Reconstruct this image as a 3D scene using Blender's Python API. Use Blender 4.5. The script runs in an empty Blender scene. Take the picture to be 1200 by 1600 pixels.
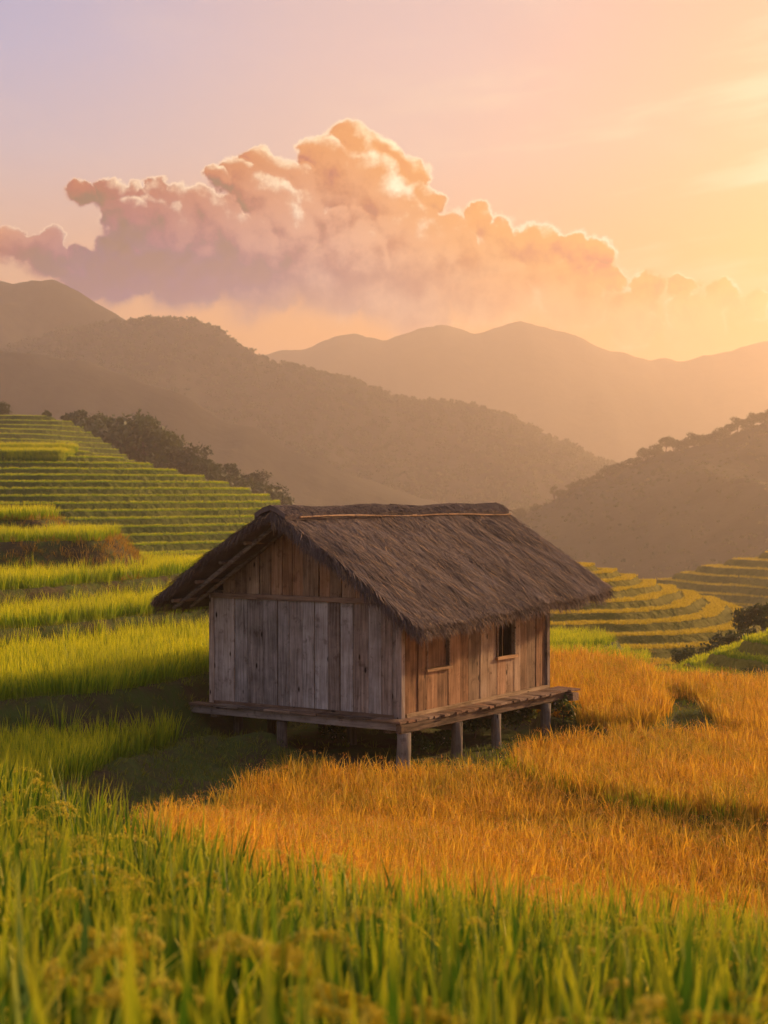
import bpy, math, random
import numpy as np
from math import radians as R, sin, cos, pi, sqrt
random.seed(7)
RNG = np.random.default_rng(11)
SC = bpy.context.scene
COL = SC.collection
F, HC, HY = 2611.0, 4.25, 770.0       # focal length in photo pixels, camera height, horizon row

# ------------------------------------------------------------------ camera
cam_d = bpy.data.cameras.new('camera'); cam = bpy.data.objects.new('camera', cam_d); COL.objects.link(cam)
SC.camera = cam
cam_d.sensor_width = 36; cam_d.lens = 36 * F / 1600
cam_d.clip_start = 0.1; cam_d.clip_end = 12000
cam.location = (0, 0, HC)
cam.rotation_euler = (R(90) - math.atan(30 / F), 0, 0)
cam_d.dof.use_dof = True; cam_d.dof.focus_distance = 27; cam_d.dof.aperture_fstop = 3.0

# ------------------------------------------------------------------ sun, exposure
SUN_AZ, SUN_EL = R(51), R(18.0)        # azimuth to the right of the view axis (+Y), elevation
sd = bpy.data.lights.new('sun', 'SUN'); sun = bpy.data.objects.new('sun', sd); COL.objects.link(sun)
sd.energy = 5.0; sd.angle = R(0.6); sd.color = (1.0, 0.63, 0.30)
sun.rotation_euler = (R(90) - SUN_EL, 0, pi - SUN_AZ)
sun.location = (60, 40, 60)
SC.view_settings.view_transform = 'Standard'; SC.view_settings.look = 'None'
SC.view_settings.exposure = 0.50; SC.view_settings.gamma = 1.0
SC.render.engine = 'CYCLES'
cy = SC.cycles
cy.use_denoising = True; cy.max_bounces = 8; cy.diffuse_bounces = 3; cy.glossy_bounces = 1
cy.transmission_bounces = 4; cy.volume_bounces = 2; cy.transparent_max_bounces = 8
cy.sample_clamp_indirect = 4; cy.caustics_reflective = False; cy.caustics_refractive = False

# ------------------------------------------------------------------ node helper
def lin(r, g, b):
    f = lambda c: (c / 255 / 12.92) if c / 255 <= .04045 else ((c / 255 + .055) / 1.055) ** 2.4
    return (f(r), f(g), f(b))
class NT:
    def __init__(s, tree): s.t = tree; s.n = tree.nodes; s.l = tree.links
    def node(s, ty, **kw):
        n = s.n.new(ty)
        for k, v in kw.items(): setattr(n, k, v)
        return n
    def put(s, sock, v):
        if v is None: return
        if isinstance(v, bpy.types.NodeSocket): s.l.new(v, sock)
        elif isinstance(v, (tuple, list)):
            n = len(sock.default_value); sock.default_value = (tuple(v) + (1.0,))[:n]
        else: sock.default_value = v
    def m(s, op, a, b=None, c=None, clamp=False):
        n = s.node('ShaderNodeMath', operation=op); n.use_clamp = clamp
        s.put(n.inputs[0], a); s.put(n.inputs[1], b); s.put(n.inputs[2], c)
        return n.outputs[0]
    def vm(s, op, a, b=None):
        n = s.node('ShaderNodeVectorMath', operation=op)
        s.put(n.inputs[0], a)
        if op == 'SCALE': s.put(n.inputs[3], b)
        else: s.put(n.inputs[1], b)
        return n.outputs['Value'] if op in ('DOT_PRODUCT', 'LENGTH') else n.outputs[0]
    def mix(s, f, a, b, mode='MIX'):
        n = s.node('ShaderNodeMix', data_type='RGBA', blend_type=mode)
        s.put(n.inputs[0], f); s.put(n.inputs[6], a); s.put(n.inputs[7], b)
        return n.outputs[2]
    def step(s, v, lo, hi, smooth=True, a=0.0, b=1.0):
        n = s.node('ShaderNodeMapRange', interpolation_type='SMOOTHSTEP' if smooth else 'LINEAR')
        s.put(n.inputs[0], v); s.put(n.inputs[1], lo); s.put(n.inputs[2], hi); s.put(n.inputs[3], a); s.put(n.inputs[4], b)
        return n.outputs[0]
    def ramp(s, v, stops, inter='LINEAR'):
        n = s.node('ShaderNodeValToRGB'); n.color_ramp.interpolation = inter
        e = n.color_ramp.elements
        while len(e) < len(stops): e.new(.5)
        for i, (p, c) in enumerate(stops): e[i].position = p; e[i].color = tuple(c) + (1,)
        s.put(n.inputs[0], v); return n.outputs[0]
    def noise(s, vec, scale, detail=3, rough=.5, dim='3D', dist=0):
        n = s.node('ShaderNodeTexNoise', noise_dimensions=dim)
        s.put(n.inputs['Vector'], vec); s.put(n.inputs['Scale'], scale); s.put(n.inputs['Detail'], detail)
        s.put(n.inputs['Roughness'], rough); s.put(n.inputs['Distortion'], dist)
        return n.outputs
    def xyz(s, x, y, z=0.0):
        n = s.node('ShaderNodeCombineXYZ'); s.put(n.inputs[0], x); s.put(n.inputs[1], y); s.put(n.inputs[2], z)
        return n.outputs[0]
    def sep(s, v):
        n = s.node('ShaderNodeSeparateXYZ'); s.put(n.inputs[0], v); return n.outputs
    def curve(s, v, pts):
        n = s.node('ShaderNodeFloatCurve'); c = n.mapping.curves[0]
        n.mapping.extend = 'HORIZONTAL'; n.mapping.use_clip = False
        c.points[0].location = pts[0]; c.points[1].location = pts[-1]
        for p in pts[1:-1]: c.points.new(*p)
        for p in c.points: p.handle_type = 'AUTO_CLAMPED'
        n.mapping.update(); s.put(n.inputs['Value'], v); return n.outputs[0]

# ------------------------------------------------------------------ world: evening sky with cumulus
W = bpy.data.worlds.new('World'); SC.world = W; W.use_nodes = True
t = NT(W.node_tree); t.n.clear()
geo = t.node('ShaderNodeTexCoord').outputs['Generated']
sx, sy, sz = t.sep(geo)
az = t.m('ARCTAN2', sx, sy)                       # radians right of +Y
el = t.m('ARCSINE', sz)
U = t.m('MULTIPLY_ADD', az, F / 1200, .5)         # 0..1 over the photographed 26 degrees
V = t.m('MULTIPLY_ADD', el, F / 1200, 0.0)        # same unit of angle, 0 at the horizon
def vy(y): return (HY - y) / 1200.0
def skyramp(stops): return t.ramp(t.m('DIVIDE', V, 1.4), [(max(0, vy(y)) / 1.4, lin(*c)) for y, c in stops])
CONTR = 2.35
rl = skyramp([(770, (210, 146, 104)), (520, (236, 176, 130)), (400, (230, 186, 162)), (250, (198, 188, 204)), (100, (174, 180, 216)), (-100, (154, 166, 212)), (-900, (120, 135, 175))])
rc = skyramp([(770, (246, 150, 76)), (520, (246, 168, 98)), (400, (234, 182, 148)), (250, (226, 196, 186)), (100, (218, 192, 194)), (-100, (206, 186, 194)), (-900, (130, 142, 176))])
rr = skyramp([(770, (252, 148, 42)), (520, (250, 158, 60)), (400, (246, 178, 108)), (250, (240, 186, 144)), (100, (238, 184, 150)), (-100, (220, 176, 156)), (-900, (140, 148, 176))])
sunaz = 0.62
daz = t.m('ABSOLUTE', t.m('SUBTRACT', az, sunaz))
daz = t.m('MINIMUM', daz, t.m('SUBTRACT', 2 * pi, daz))
# angle from the glow: frame right edge .39, centre .62, left edge .85
base = t.mix(t.step(daz, .62, .86), t.mix(t.step(daz, .36, .62), rr, rc), rl)
back = t.ramp(t.m('DIVIDE', V, 2.4, clamp=True), [(0, lin(190, 176, 190)), (.4, lin(168, 170, 198)), (1, lin(140, 150, 188))])
base = t.mix(t.step(daz, 1.0, 2.4), base, back)
glow = t.m('POWER', t.m('MAXIMUM', t.vm('DOT_PRODUCT', geo, (sin(.42), cos(.42), .07)), 0.0), 50.0)
base = t.mix(glow, base, t.mix(1.0, base, (.32, .10, .0), 'ADD'))
# thin high streaks
st = t.noise(t.xyz(t.m('MULTIPLY', U, 1.0), t.m('MULTIPLY_ADD', V, 6.0, t.m('MULTIPLY', U, -0.9))), 2.1, 4, .55, '2D')[0]
stm = t.m('MULTIPLY', t.step(st, .47, .68), t.m('MULTIPLY', t.step(U, .35, .95), t.m('MULTIPLY', t.step(V, .22, .34), t.step(V, .78, .40))))
base = t.mix(t.m('MULTIPLY', stm, .75), base, lin(255, 236, 200))
st2 = t.noise(t.xyz(t.m('MULTIPLY', U, 1.2), t.m('MULTIPLY_ADD', V, 4.0, U)), 1.6, 3, .5, '2D')[0]
base = t.mix(t.m('MULTIPLY', t.step(st2, .45, .75), .22), base, lin(250, 225, 205))
# cumulus: every puff is a ball lit from the upper right, its outline roughened by noise
P0 = t.xyz(U, V)
w1 = t.noise(P0, 7, 3, .55, '2D')[1]
w2 = t.noise(P0, 20, 5, .60, '2D')[1]
Pw = t.vm('ADD', P0, t.vm('ADD', t.vm('SCALE', t.vm('SUBTRACT', w1, (.5, .5, .5)), .050), t.vm('SCALE', t.vm('SUBTRACT', w2, (.5, .5, .5)), .038)))
pg = bpy.data.node_groups.new('puff', 'ShaderNodeTree')
for nm, ty in (('P', 'NodeSocketVector'), ('C', 'NodeSocketVector'), ('K', 'NodeSocketFloat'), ('S', 'NodeSocketFloat'), ('Light', 'NodeSocketFloat'), ('Alpha', 'NodeSocketFloat')): pg.interface.new_socket(nm, in_out='INPUT', socket_type=ty)
for nm in ('Light', 'Alpha'): pg.interface.new_socket(nm, in_out='OUTPUT', socket_type='NodeSocketFloat')
g = NT(pg); gi = g.node('NodeGroupInput'); go = g.node('NodeGroupOutput')
qv = g.vm('SCALE', g.vm('SUBTRACT', gi.outputs['P'], gi.outputs['C']), gi.outputs['K'])
ln = g.vm('LENGTH', qv); dt = g.vm('DOT_PRODUCT', qv, (.50, .86, 0))
soft = g.m('MULTIPLY_ADD', g.m('MAXIMUM', g.m('MULTIPLY', dt, -1.0), 0.0), .9, g.m('MULTIPLY_ADD', g.sep(gi.outputs['P'])[0], .22, .13))
aa = g.m('DIVIDE', g.m('SUBTRACT', 1.0, ln), soft, clamp=True)
aa = g.m('MULTIPLY', aa, g.m('MULTIPLY_ADD', aa, g.m('MULTIPLY', aa, -2.0), g.m('MULTIPLY', aa, 3.0)))
ll = g.m('MULTIPLY_ADD', dt, g.m('MULTIPLY_ADD', ln, .30, .22), .40, clamp=True)
mixn = g.m('ADD', gi.outputs['Light'], g.m('MULTIPLY', g.m('SUBTRACT', ll, gi.outputs['Light']), g.m('MULTIPLY', aa, gi.outputs['S'])))
g.l.new(mixn, go.inputs['Light'])
g.l.new(g.m('MAXIMUM', gi.outputs['Alpha'], aa), go.inputs['Alpha'])
PUFFS = [(545, 252, 50), (500, 268, 46), (594, 270, 46), (638, 300, 48), (662, 322, 32), (412, 278, 40), (372, 304, 48), (336, 296, 26), (450, 312, 60), (555, 320, 80), (610, 340, 62), (420, 335, 55),
 (165, 322, 36), (126, 316, 24), (205, 338, 38), (250, 334, 44), (190, 362, 46), (300, 360, 58), (240, 378, 62),
 (345, 362, 46), (465, 350, 46), (430, 374, 60), (505, 360, 34), (548, 372, 38), (600, 376, 40), (655, 358, 34), (380, 392, 60),
 (742, 352, 36), (700, 384, 52), (790, 378, 44), (640, 405, 70), (846, 392, 44), (900, 402, 42), (934, 398, 30), (560, 410, 60), (820, 420, 62), (945, 440, 36), (1000, 458, 40), (1060, 454, 34), (1112, 478, 36), (1170, 494, 34), (1240, 500, 40),
 (22, 402, 32), (66, 410, 36), (120, 434, 46), (190, 430, 62), (290, 432, 76), (400, 440, 84), (520, 448, 84), (640, 470, 84), (760, 456, 84), (880, 474, 72), (980, 500, 56), (1080, 512, 56), (-60, 420, 50)]
L_, A_ = 0.5, 0.0
for ip_, (bx_, by_, br) in enumerate(PUFFS):
    n = t.node('ShaderNodeGroup'); n.node_tree = pg
    t.put(n.inputs['P'], Pw); n.inputs['C'].default_value = (bx_ / 1200, vy(by_), 0); n.inputs['K'].default_value = 1200 / (br * 1.06)
    n.inputs['S'].default_value = .85 if ip_ < 12 else (.62 if ip_ < 19 else (.45 if ip_ < 28 else (.55 if by_ < 412 else .16)))
    t.put(n.inputs['Light'], L_); t.put(n.inputs['Alpha'], A_)
    L_, A_ = n.outputs['Light'], n.outputs['Alpha']
fine = t.noise(P0, 30, 5, .6, '2D')[0]
L_ = t.m('ADD', L_, t.m('MULTIPLY_ADD', fine, .40, -.22))
L_ = t.m('SUBTRACT', L_, t.m('MULTIPLY', t.step(V, vy(350), vy(440)), t.step(U, .75, .3, a=.05, b=.16)))
bot = t.step(t.m('ADD', V, t.m('MULTIPLY_ADD', w1, .16, -.08)), vy(600), vy(410))
dark = t.ramp(U, [(0, lin(200, 146, 132)), (.14, lin(146, 112, 130)), (.28, lin(166, 124, 130)), (.50, lin(200, 144, 122)), (.78, lin(214, 134, 64)), (1, lin(228, 146, 64))])
mid_ = t.ramp(U, [(0, lin(220, 168, 148)), (.14, lin(188, 144, 146)), (.45, lin(226, 174, 148)), (.78, lin(238, 170, 100)), (1, lin(250, 184, 96))])
hi_ = t.mix(U, lin(252, 226, 204), lin(255, 244, 212))
cc_ = t.mix(t.step(L_, .22, .50), dark, mid_)
cc_ = t.mix(t.step(L_, .53, .80), cc_, hi_)
edge = t.m('MULTIPLY', t.step(A_, 1.0, .45), t.m('MULTIPLY', t.step(L_, .36, .56), .95))
cc_ = t.mix(edge, cc_, t.mix(U, lin(255, 226, 200), lin(255, 246, 214)))
sky = t.mix(t.m('MULTIPLY', A_, bot), base, cc_)
front = t.step(sy, 0.0, .4)
sky = t.vm('MAXIMUM', t.vm('ADD', base, t.vm('SCALE', t.vm('SUBTRACT', sky, base), t.m('MULTIPLY', front, CONTR))), (.01, .01, .01))
nish = t.node('ShaderNodeTexSky', sky_type='NISHITA', sun_disc=False)
nish.sun_elevation = SUN_EL; nish.sun_rotation = SUN_AZ; nish.dust_density = 3
nb = t.mix(1.0, nish.outputs[0], (.05, .05, .05), 'MULTIPLY')
sky = t.mix(.12, sky, nb)
bg = t.node('ShaderNodeBackground'); t.put(bg.inputs[0], sky); bg.inputs[1].default_value = 0.76
t.l.new(bg.outputs[0], t.node('ShaderNodeOutputWorld').inputs[0])
W.cycles.sampling_method = 'MANUAL'; W.cycles.sample_map_resolution = 512

# ------------------------------------------------------------------ object helpers
def tag(o, label=None, cat=None, group=None, kind=None):
    if label: o['label'] = label
    if cat: o['category'] = cat
    if group: o['group'] = group
    if kind: o['kind'] = kind
    return o
def empty(name, loc, rz=0):
    o = bpy.data.objects.new(name, None); o.location = loc; o.rotation_euler = (0, 0, rz)
    o.empty_display_size = .2; COL.objects.link(o); return o
def mesh_np(name, v, f, mats=(), smooth=False, attrs=None, link=True, parent=None, matidx=None):
    """v (n,3); f list of equal-size face arrays"""
    me = bpy.data.meshes.new(name)
    v = np.asarray(v, np.float32)
    fs = [np.asarray(a, np.int32) for a in (f if isinstance(f, list) else [f]) if len(a)]
    me.vertices.add(len(v)); me.vertices.foreach_set('co', v.ravel())
    nl = sum(a.size for a in fs); npoly = sum(len(a) for a in fs)
    me.loops.add(nl); me.polygons.add(npoly)
    me.loops.foreach_set('vertex_index', np.concatenate([a.ravel() for a in fs]))
    st, k = [], 0
    for a in fs:
        st.append(k + np.arange(len(a)) * a.shape[1]); k += a.size
    me.polygons.foreach_set('loop_start', np.concatenate(st).astype(np.int32))
    me.polygons.foreach_set('use_smooth', np.full(npoly, bool(smooth)))
    for m_ in mats: me.materials.append(m_)
    if matidx is not None: me.polygons.foreach_set('material_index', np.asarray(matidx, np.int32))
    me.update(calc_edges=True)
    for k2, val in (attrs or {}).items():
        a = me.attributes.new(k2, 'FLOAT_COLOR', 'POINT')
        c = np.ones((len(v), 4), np.float32); val = np.asarray(val, np.float32); c[:, :val.shape[1]] = val
        a.data.foreach_set('color', c.ravel())
    o = bpy.data.objects.new(name, me)
    if link: COL.objects.link(o)
    if parent is not None: o.parent = parent
    return o
def grid_faces(nr, nc, wrap=False):
    i = np.arange(nr - 1)[:, None]; j = np.arange(nc if wrap else nc - 1)[None, :]
    j2 = (j + 1) % nc
    a = i * nc + j; b = i * nc + j2; c = (i + 1) * nc + j2; d = (i + 1) * nc + j
    return np.stack([a, b, c, d], -1).reshape(-1, 4)
def hash2(ix, iy, seed):
    h = (ix.astype(np.int64) * 374761393 + iy.astype(np.int64) * 668265263 + seed * 1442695041) & 0xffffffff
    h = ((h ^ (h >> 13)) * 1274126177) & 0xffffffff
    h = h ^ (h >> 16)
    return (h & 0xffff) / 65535.0
def vnoise(x, y, seed=0):
    x = np.asarray(x, float); y = np.asarray(y, float)
    ix = np.floor(x); iy = np.floor(y); fx = x - ix; fy = y - iy
    fx = fx * fx * (3 - 2 * fx); fy = fy * fy * (3 - 2 * fy)
    a = hash2(ix, iy, seed); b = hash2(ix + 1, iy, seed); c = hash2(ix, iy + 1, seed); d = hash2(ix + 1, iy + 1, seed)
    return (a + (b - a) * fx) * (1 - fy) + (c + (d - c) * fx) * fy
def fbm(x, y, seed=0, octv=4, gain=.5):
    s = 0; a = 1; n = 0
    for i in range(octv):
        s = s + a * (vnoise(np.asarray(x) * 2 ** i + i * 17.3, np.asarray(y) * 2 ** i + i * 9.1, seed + i) - .5); n += a; a *= gain
    return s / n * 2
class MB:
    """collects boxes and tubes into ONE mesh with a per-piece colour attribute"""
    def __init__(s): s.v = []; s.f4 = []; s.c = []; s.n = 0
    def add(s, v, f, c=None):
        v = np.asarray(v, float); s.v.append(v); s.f4.append(np.asarray(f) + s.n)
        if c is None: c = (random.random(), random.random(), random.random())
        s.c.append(np.tile(c, (len(v), 1))); s.n += len(v)
    def hexa(s, p, c=None):       # 8 corners: bottom 4 ccw, top 4
        s.add(p, [[0, 3, 2, 1], [4, 5, 6, 7], [0, 1, 5, 4], [1, 2, 6, 5], [2, 3, 7, 6], [3, 0, 4, 7]], c)
    def box(s, x0, x1, y0, y1, z0, z1, c=None, jit=0.0):
        p = np.array([[x0, y0, z0], [x1, y0, z0], [x1, y1, z0], [x0, y1, z0], [x0, y0, z1], [x1, y0, z1], [x1, y1, z1], [x0, y1, z1]], float)
        if jit: p += np.random.default_rng(s.n + 5).uniform(-jit, jit, p.shape)
        s.hexa(p, c)
    def tube(s, a, b, r0, r1=None, n=10, c=None, wob=0.0, segs=1):
        a = np.array(a, float); b = np.array(b, float); r1 = r0 if r1 is None else r1
        d = (b - a) / np.linalg.norm(b - a); h = np.array([0, 0, 1.]) if abs(d[2]) < .9 else np.array([1., 0, 0])
        e1 = np.cross(d, h); e1 /= np.linalg.norm(e1); e2 = np.cross(d, e1)
        rows = []
        for k in range(segs + 1):
            q = k / segs; ctr = a + (b - a) * q + (e1 * sin(q * 7 + a[0]) + e2 * cos(q * 5 + a[1])) * wob * (1 if 0 < k < segs else 0)
            r = r0 + (r1 - r0) * q
            an = np.arange(n) / n * 2 * pi
            rr = r * (1 + .08 * np.sin(an * 3 + q * 4 + a[1] * 7))
            rows.append(ctr + np.outer(np.cos(an) * rr, e1) + np.outer(np.sin(an) * rr, e2))
        v = np.vstack(rows + [a[None], b[None]])
        f = grid_faces(segs + 1, n, True)[:, ::-1]
        k = (segs + 1) * n
        caps = [[k, j, (j + 1) % n, (j + 1) % n] for j in range(n)] + [[k + 1, segs * n + (j + 1) % n, segs * n + j, segs * n + j] for j in range(n)]
        cc = (random.random(), random.random(), random.random()) if c is None else c
        s.add(v, f, cc); s.v[-1] = v
        s.tri = getattr(s, 'tri', [])
        s.tri += [[q[0] + s.n - len(v), q[1] + s.n - len(v), q[2] + s.n - len(v)] for q in caps]
    def build(s, name, mat, parent=None, bevel=0.0):
        f = [np.vstack(s.f4)]
        if getattr(s, 'tri', None): f.append(np.array(s.tri))
        o = mesh_np(name, np.vstack(s.v), f, [mat], attrs={'pc': np.vstack(s.c)}, parent=parent)
        if bevel:
            b = o.modifiers.new('bevel', 'BEVEL'); b.width = bevel; b.segments = 1; b.limit_method = 'ANGLE'
        return o

# ------------------------------------------------------------------ materials
def new_mat(name):
    m_ = bpy.data.materials.new(name); m_.use_nodes = True; q = NT(m_.node_tree); q.n.clear(); return m_, q
def finish(q, shader, disp=None):
    o = q.node('ShaderNodeOutputMaterial'); q.l.new(shader, o.inputs[0])
def princ(q, col, rough=.8, spec=.2, normal=None):
    p = q.node('ShaderNodeBsdfPrincipled'); q.put(p.inputs['Base Color'], col); q.put(p.inputs['Roughness'], rough)
    p.inputs['Specular IOR Level'].default_value = spec
    if normal is not None: q.l.new(normal, p.inputs['Normal'])
    return p.outputs[0]
def bump(q, h, dist=.02, strength=.6):
    b = q.node('ShaderNodeBump'); b.inputs['Distance'].default_value = dist; b.inputs['Strength'].default_value = strength
    q.put(b.inputs['Height'], h); return b.outputs[0]
def attr(q, name):
    a = q.node('ShaderNodeAttribute'); a.attribute_name = name; return a

def wood(name, dark, mid, light, vertical=True, stain=.6, axis=None):
    m_, q = new_mat(name)
    oc = q.node('ShaderNodeTexCoord').outputs['Object']
    pc = attr(q, 'pc').outputs['Color']
    r1, r2, r3 = q.sep(pc)
    vec = q.vm('ADD', oc, q.vm('SCALE', pc, 37.0))
    sc = {'z': (14, 14, .55), 'x': (.55, 14, 14), 'y': (14, .55, 14)}[axis or 'z']
    g = q.noise(q.vm('MULTIPLY', vec, sc), 2.2, 6, .65, dist=.6)[0]
    g2 = q.noise(q.vm('MULTIPLY', vec, tuple(c * 3.4 for c in sc)), 2.0, 3, .6)[0]
    pat = q.noise(vec, 1.9, 4, .6)[0]
    pat2 = q.noise(vec, 6.5, 4, .65)[0]
    v = q.m('ADD', q.m('MULTIPLY', g, .55), q.m('MULTIPLY', pat, .45))
    v = q.m('ADD', v, q.m('MULTIPLY_ADD', r1, .24, -.12))
    col = q.ramp(v, [(.30, dark), (.50, mid), (.68, light)])
    warm = q.mix(1.0, col, (1.15, .82, .58), 'MULTIPLY')
    col = q.mix(q.m('MULTIPLY', q.step(r2, .35, .95), .65), col, warm)
    col = q.mix(q.m('MULTIPLY', q.step(g2, .50, .72), .35), col, dark)
    col = q.mix(q.m('MULTIPLY', q.step(pat2, .56, .70), stain), col, q.mix(1.0, col, (.36, .30, .27), 'MULTIPLY'))
    vo = q.node('ShaderNodeTexVoronoi'); vo.inputs['Scale'].default_value = 1.0
    ks = {'z': (5, 5, 1.9), 'x': (1.9, 5, 5), 'y': (5, 1.9, 5)}[axis or 'z']
    q.put(vo.inputs['Vector'], q.vm('MULTIPLY', vec, ks))
    col = q.mix(q.step(vo.outputs['Distance'], .13, .05), col, (.018, .012, .010))
    crack = q.step(g, .36, .30)
    col = q.mix(q.m('MULTIPLY', crack, .7), col, (.02, .014, .010))
    finish(q, princ(q, col, .85, .15, bump(q, q.m('ADD', g, q.m('MULTIPLY', g2, .6)), .012, .8)))
    return m_
M = {}
M['wall_grey'] = wood('weathered_grey_planks', (.075, .060, .052), (.29, .25, .225), (.52, .475, .44))
M['wall_warm'] = wood('weathered_brown_planks', (.085, .05, .030), (.28, .18, .108), (.48, .34, .23))
M['beam_x'] = wood('beam_wood_long', (.06, .042, .03), (.20, .15, .11), (.34, .27, .21), axis='x')
M['beam_y'] = wood('beam_wood_cross', (.05, .038, .03), (.17, .13, .105), (.30, .25, .21), axis='y')
M['deck'] = wood('deck_boards', (.06, .036, .025), (.22, .14, .095), (.36, .25, .18), axis='y')
M['post'] = wood('post_wood', (.05, .036, .027), (.15, .115, .09), (.26, .21, .17))
M['bamboo'] = wood('bamboo_strip', (.16, .10, .05), (.42, .29, .17), (.58, .43, .28), axis='x', stain=.2)

def thatch_mat():
    m_, q = new_mat('thatch')
    oc = q.node('ShaderNodeTexCoord').outputs['Object']
    pc = attr(q, 'pc').outputs['Color']; r1, r2, r3 = q.sep(pc)
    n1 = q.noise(oc, 1.1, 4, .6)[0]; n2 = q.noise(q.vm('MULTIPLY', oc, (16, 3, 3)), 4, 4, .7)[0]
    v = q.m('ADD', q.m('MULTIPLY', n1, .5), q.m('ADD', q.m('MULTIPLY', n2, .25), q.m('MULTIPLY', r1, .32)))
    col = q.ramp(v, [(.20, (.045, .032, .028)), (.45, (.120, .086, .074)), (.65, (.19, .142, .122)), (.88, (.29, .225, .185))])
    col = q.mix(q.step(r2, .86, .98), col, (.36, .22, .115))
    finish(q, princ(q, col, .9, .1, bump(q, n2, .03, .8)))
    return m_
M['thatch'] = thatch_mat()

def foliage_mat(name, cols, trans=.4, varying=.25, top=None, rough=.55, tcol=None, patch=None):
    """cols: low-random to high-random leaf colour; attribute 'lf' = (random, position along the leaf, kind)"""
    m_, q = new_mat(name)
    a = q.sep(attr(q, 'lf').outputs['Color'])
    rnd = q.node('ShaderNodeObjectInfo').outputs['Random']
    v = q.m('ADD', q.m('MULTIPLY', a[0], 1 - varying), q.m('MULTIPLY', rnd, varying))
    col = q.ramp(v, [(i / (len(cols) - 1), c) for i, c in enumerate(cols)])
    if top: col = q.mix(q.step(a[1], top[1], top[2]), col, q.mix(v, top[0], tuple(c * 1.25 for c in top[0])))
    if patch:
        wp = q.node('ShaderNodeNewGeometry').outputs['Position']
        pn = q.noise(wp, patch[1], 3, .6)[0]
        col = q.mix(q.m('MULTIPLY', q.step(pn, .42, .68), patch[2]), col, patch[0])
    if tcol:   # kind 1 = seed head
        col = q.mix(q.step(a[2], .4, .6), col, q.mix(a[0], tcol[0], tcol[1]))
    d = princ(q, col, rough, .25)
    tr = q.node('ShaderNodeBsdfTranslucent'); q.put(tr.inputs[0], q.mix(1.0, col, (1.25, 1.15, .75), 'MULTIPLY'))
    mx = q.node('ShaderNodeMixShader'); mx.inputs[0].default_value = trans
    q.l.new(d, mx.inputs[1]); q.l.new(tr.outputs[0], mx.inputs[2])
    finish(q, mx.outputs[0]); return m_
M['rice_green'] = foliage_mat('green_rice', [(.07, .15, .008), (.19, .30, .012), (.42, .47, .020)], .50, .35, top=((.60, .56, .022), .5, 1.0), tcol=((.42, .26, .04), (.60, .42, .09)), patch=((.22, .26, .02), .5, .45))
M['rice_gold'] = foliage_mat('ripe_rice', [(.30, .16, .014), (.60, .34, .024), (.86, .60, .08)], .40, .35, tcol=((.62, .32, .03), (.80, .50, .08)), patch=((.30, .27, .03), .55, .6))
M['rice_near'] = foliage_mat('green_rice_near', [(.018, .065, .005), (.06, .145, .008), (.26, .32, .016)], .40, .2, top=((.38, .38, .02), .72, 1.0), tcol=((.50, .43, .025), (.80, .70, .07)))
M['grass'] = foliage_mat('short_grass', [(.06, .10, .012), (.14, .19, .018), (.28, .28, .03)], .35, .4, patch=((.16, .12, .03), .9, .6))
M['grass_dry'] = foliage_mat('dry_grass', [(.16, .09, .018), (.32, .18, .03), (.46, .30, .05)], .35, .4)
M['leaf'] = foliage_mat('tree_leaves', [(.022, .034, .010), (.045, .06, .016), (.09, .10, .025)], .3, .4)
M['leaf_shrub'] = foliage_mat('shrub_leaves', [(.03, .055, .012), (.07, .11, .02), (.16, .17, .04)], .35, .3, tcol=((.5, .42, .34), (.7, .62, .5)))

def bark_mat():
    m_, q = new_mat('bark'); oc = q.node('ShaderNodeTexCoord').outputs['Object']
    n = q.noise(q.vm('MULTIPLY', oc, (6, 6, 1.5)), 2, 4)[0]
    finish(q, princ(q, q.mix(n, (.05, .035, .025), (.14, .10, .075)), .9)); return m_
M['bark'] = bark_mat()
def soil_mat():
    m_, q = new_mat('soil'); wp = q.node('ShaderNodeNewGeometry').outputs['Position']
    n = q.noise(wp, .9, 6, .65)[0]; n2 = q.noise(wp, 9, 5, .7)[0]
    c = q.mix(q.step(n, .38, .6), (.075, .055, .028), (.075, .10, .02))
    c = q.mix(q.m('MULTIPLY', q.step(n2, .45, .7), .6), c, (.11, .085, .035))
    finish(q, princ(q, c, .95, .1, bump(q, n2, .05, .8))); return m_
M['soil'] = soil_mat()
def hill_mat(name, a, b, scale):
    m_, q = new_mat(name); wp = q.node('ShaderNodeNewGeometry').outputs['Position']
    n = q.noise(wp, scale, 6, .6)[0]; n2 = q.noise(wp, scale * 9, 4, .6)[0]
    c = q.mix(q.step(q.m('ADD', q.m('MULTIPLY', n, .7), q.m('MULTIPLY', n2, .3)), .38, .62), a, b)
    finish(q, princ(q, c, .95, .05, bump(q, n2, 3.0, .5))); return m_
M['forest_hill'] = hill_mat('wooded_slope', (.010, .011, .008), (.050, .042, .024), .010)
M['terrace'] = hill_mat('terrace_earth', (.06, .08, .015), (.12, .13, .025), .15)
M['terrace_gold'] = hill_mat('terrace_gold', (.11, .10, .018), (.19, .16, .03), .15)

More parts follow.
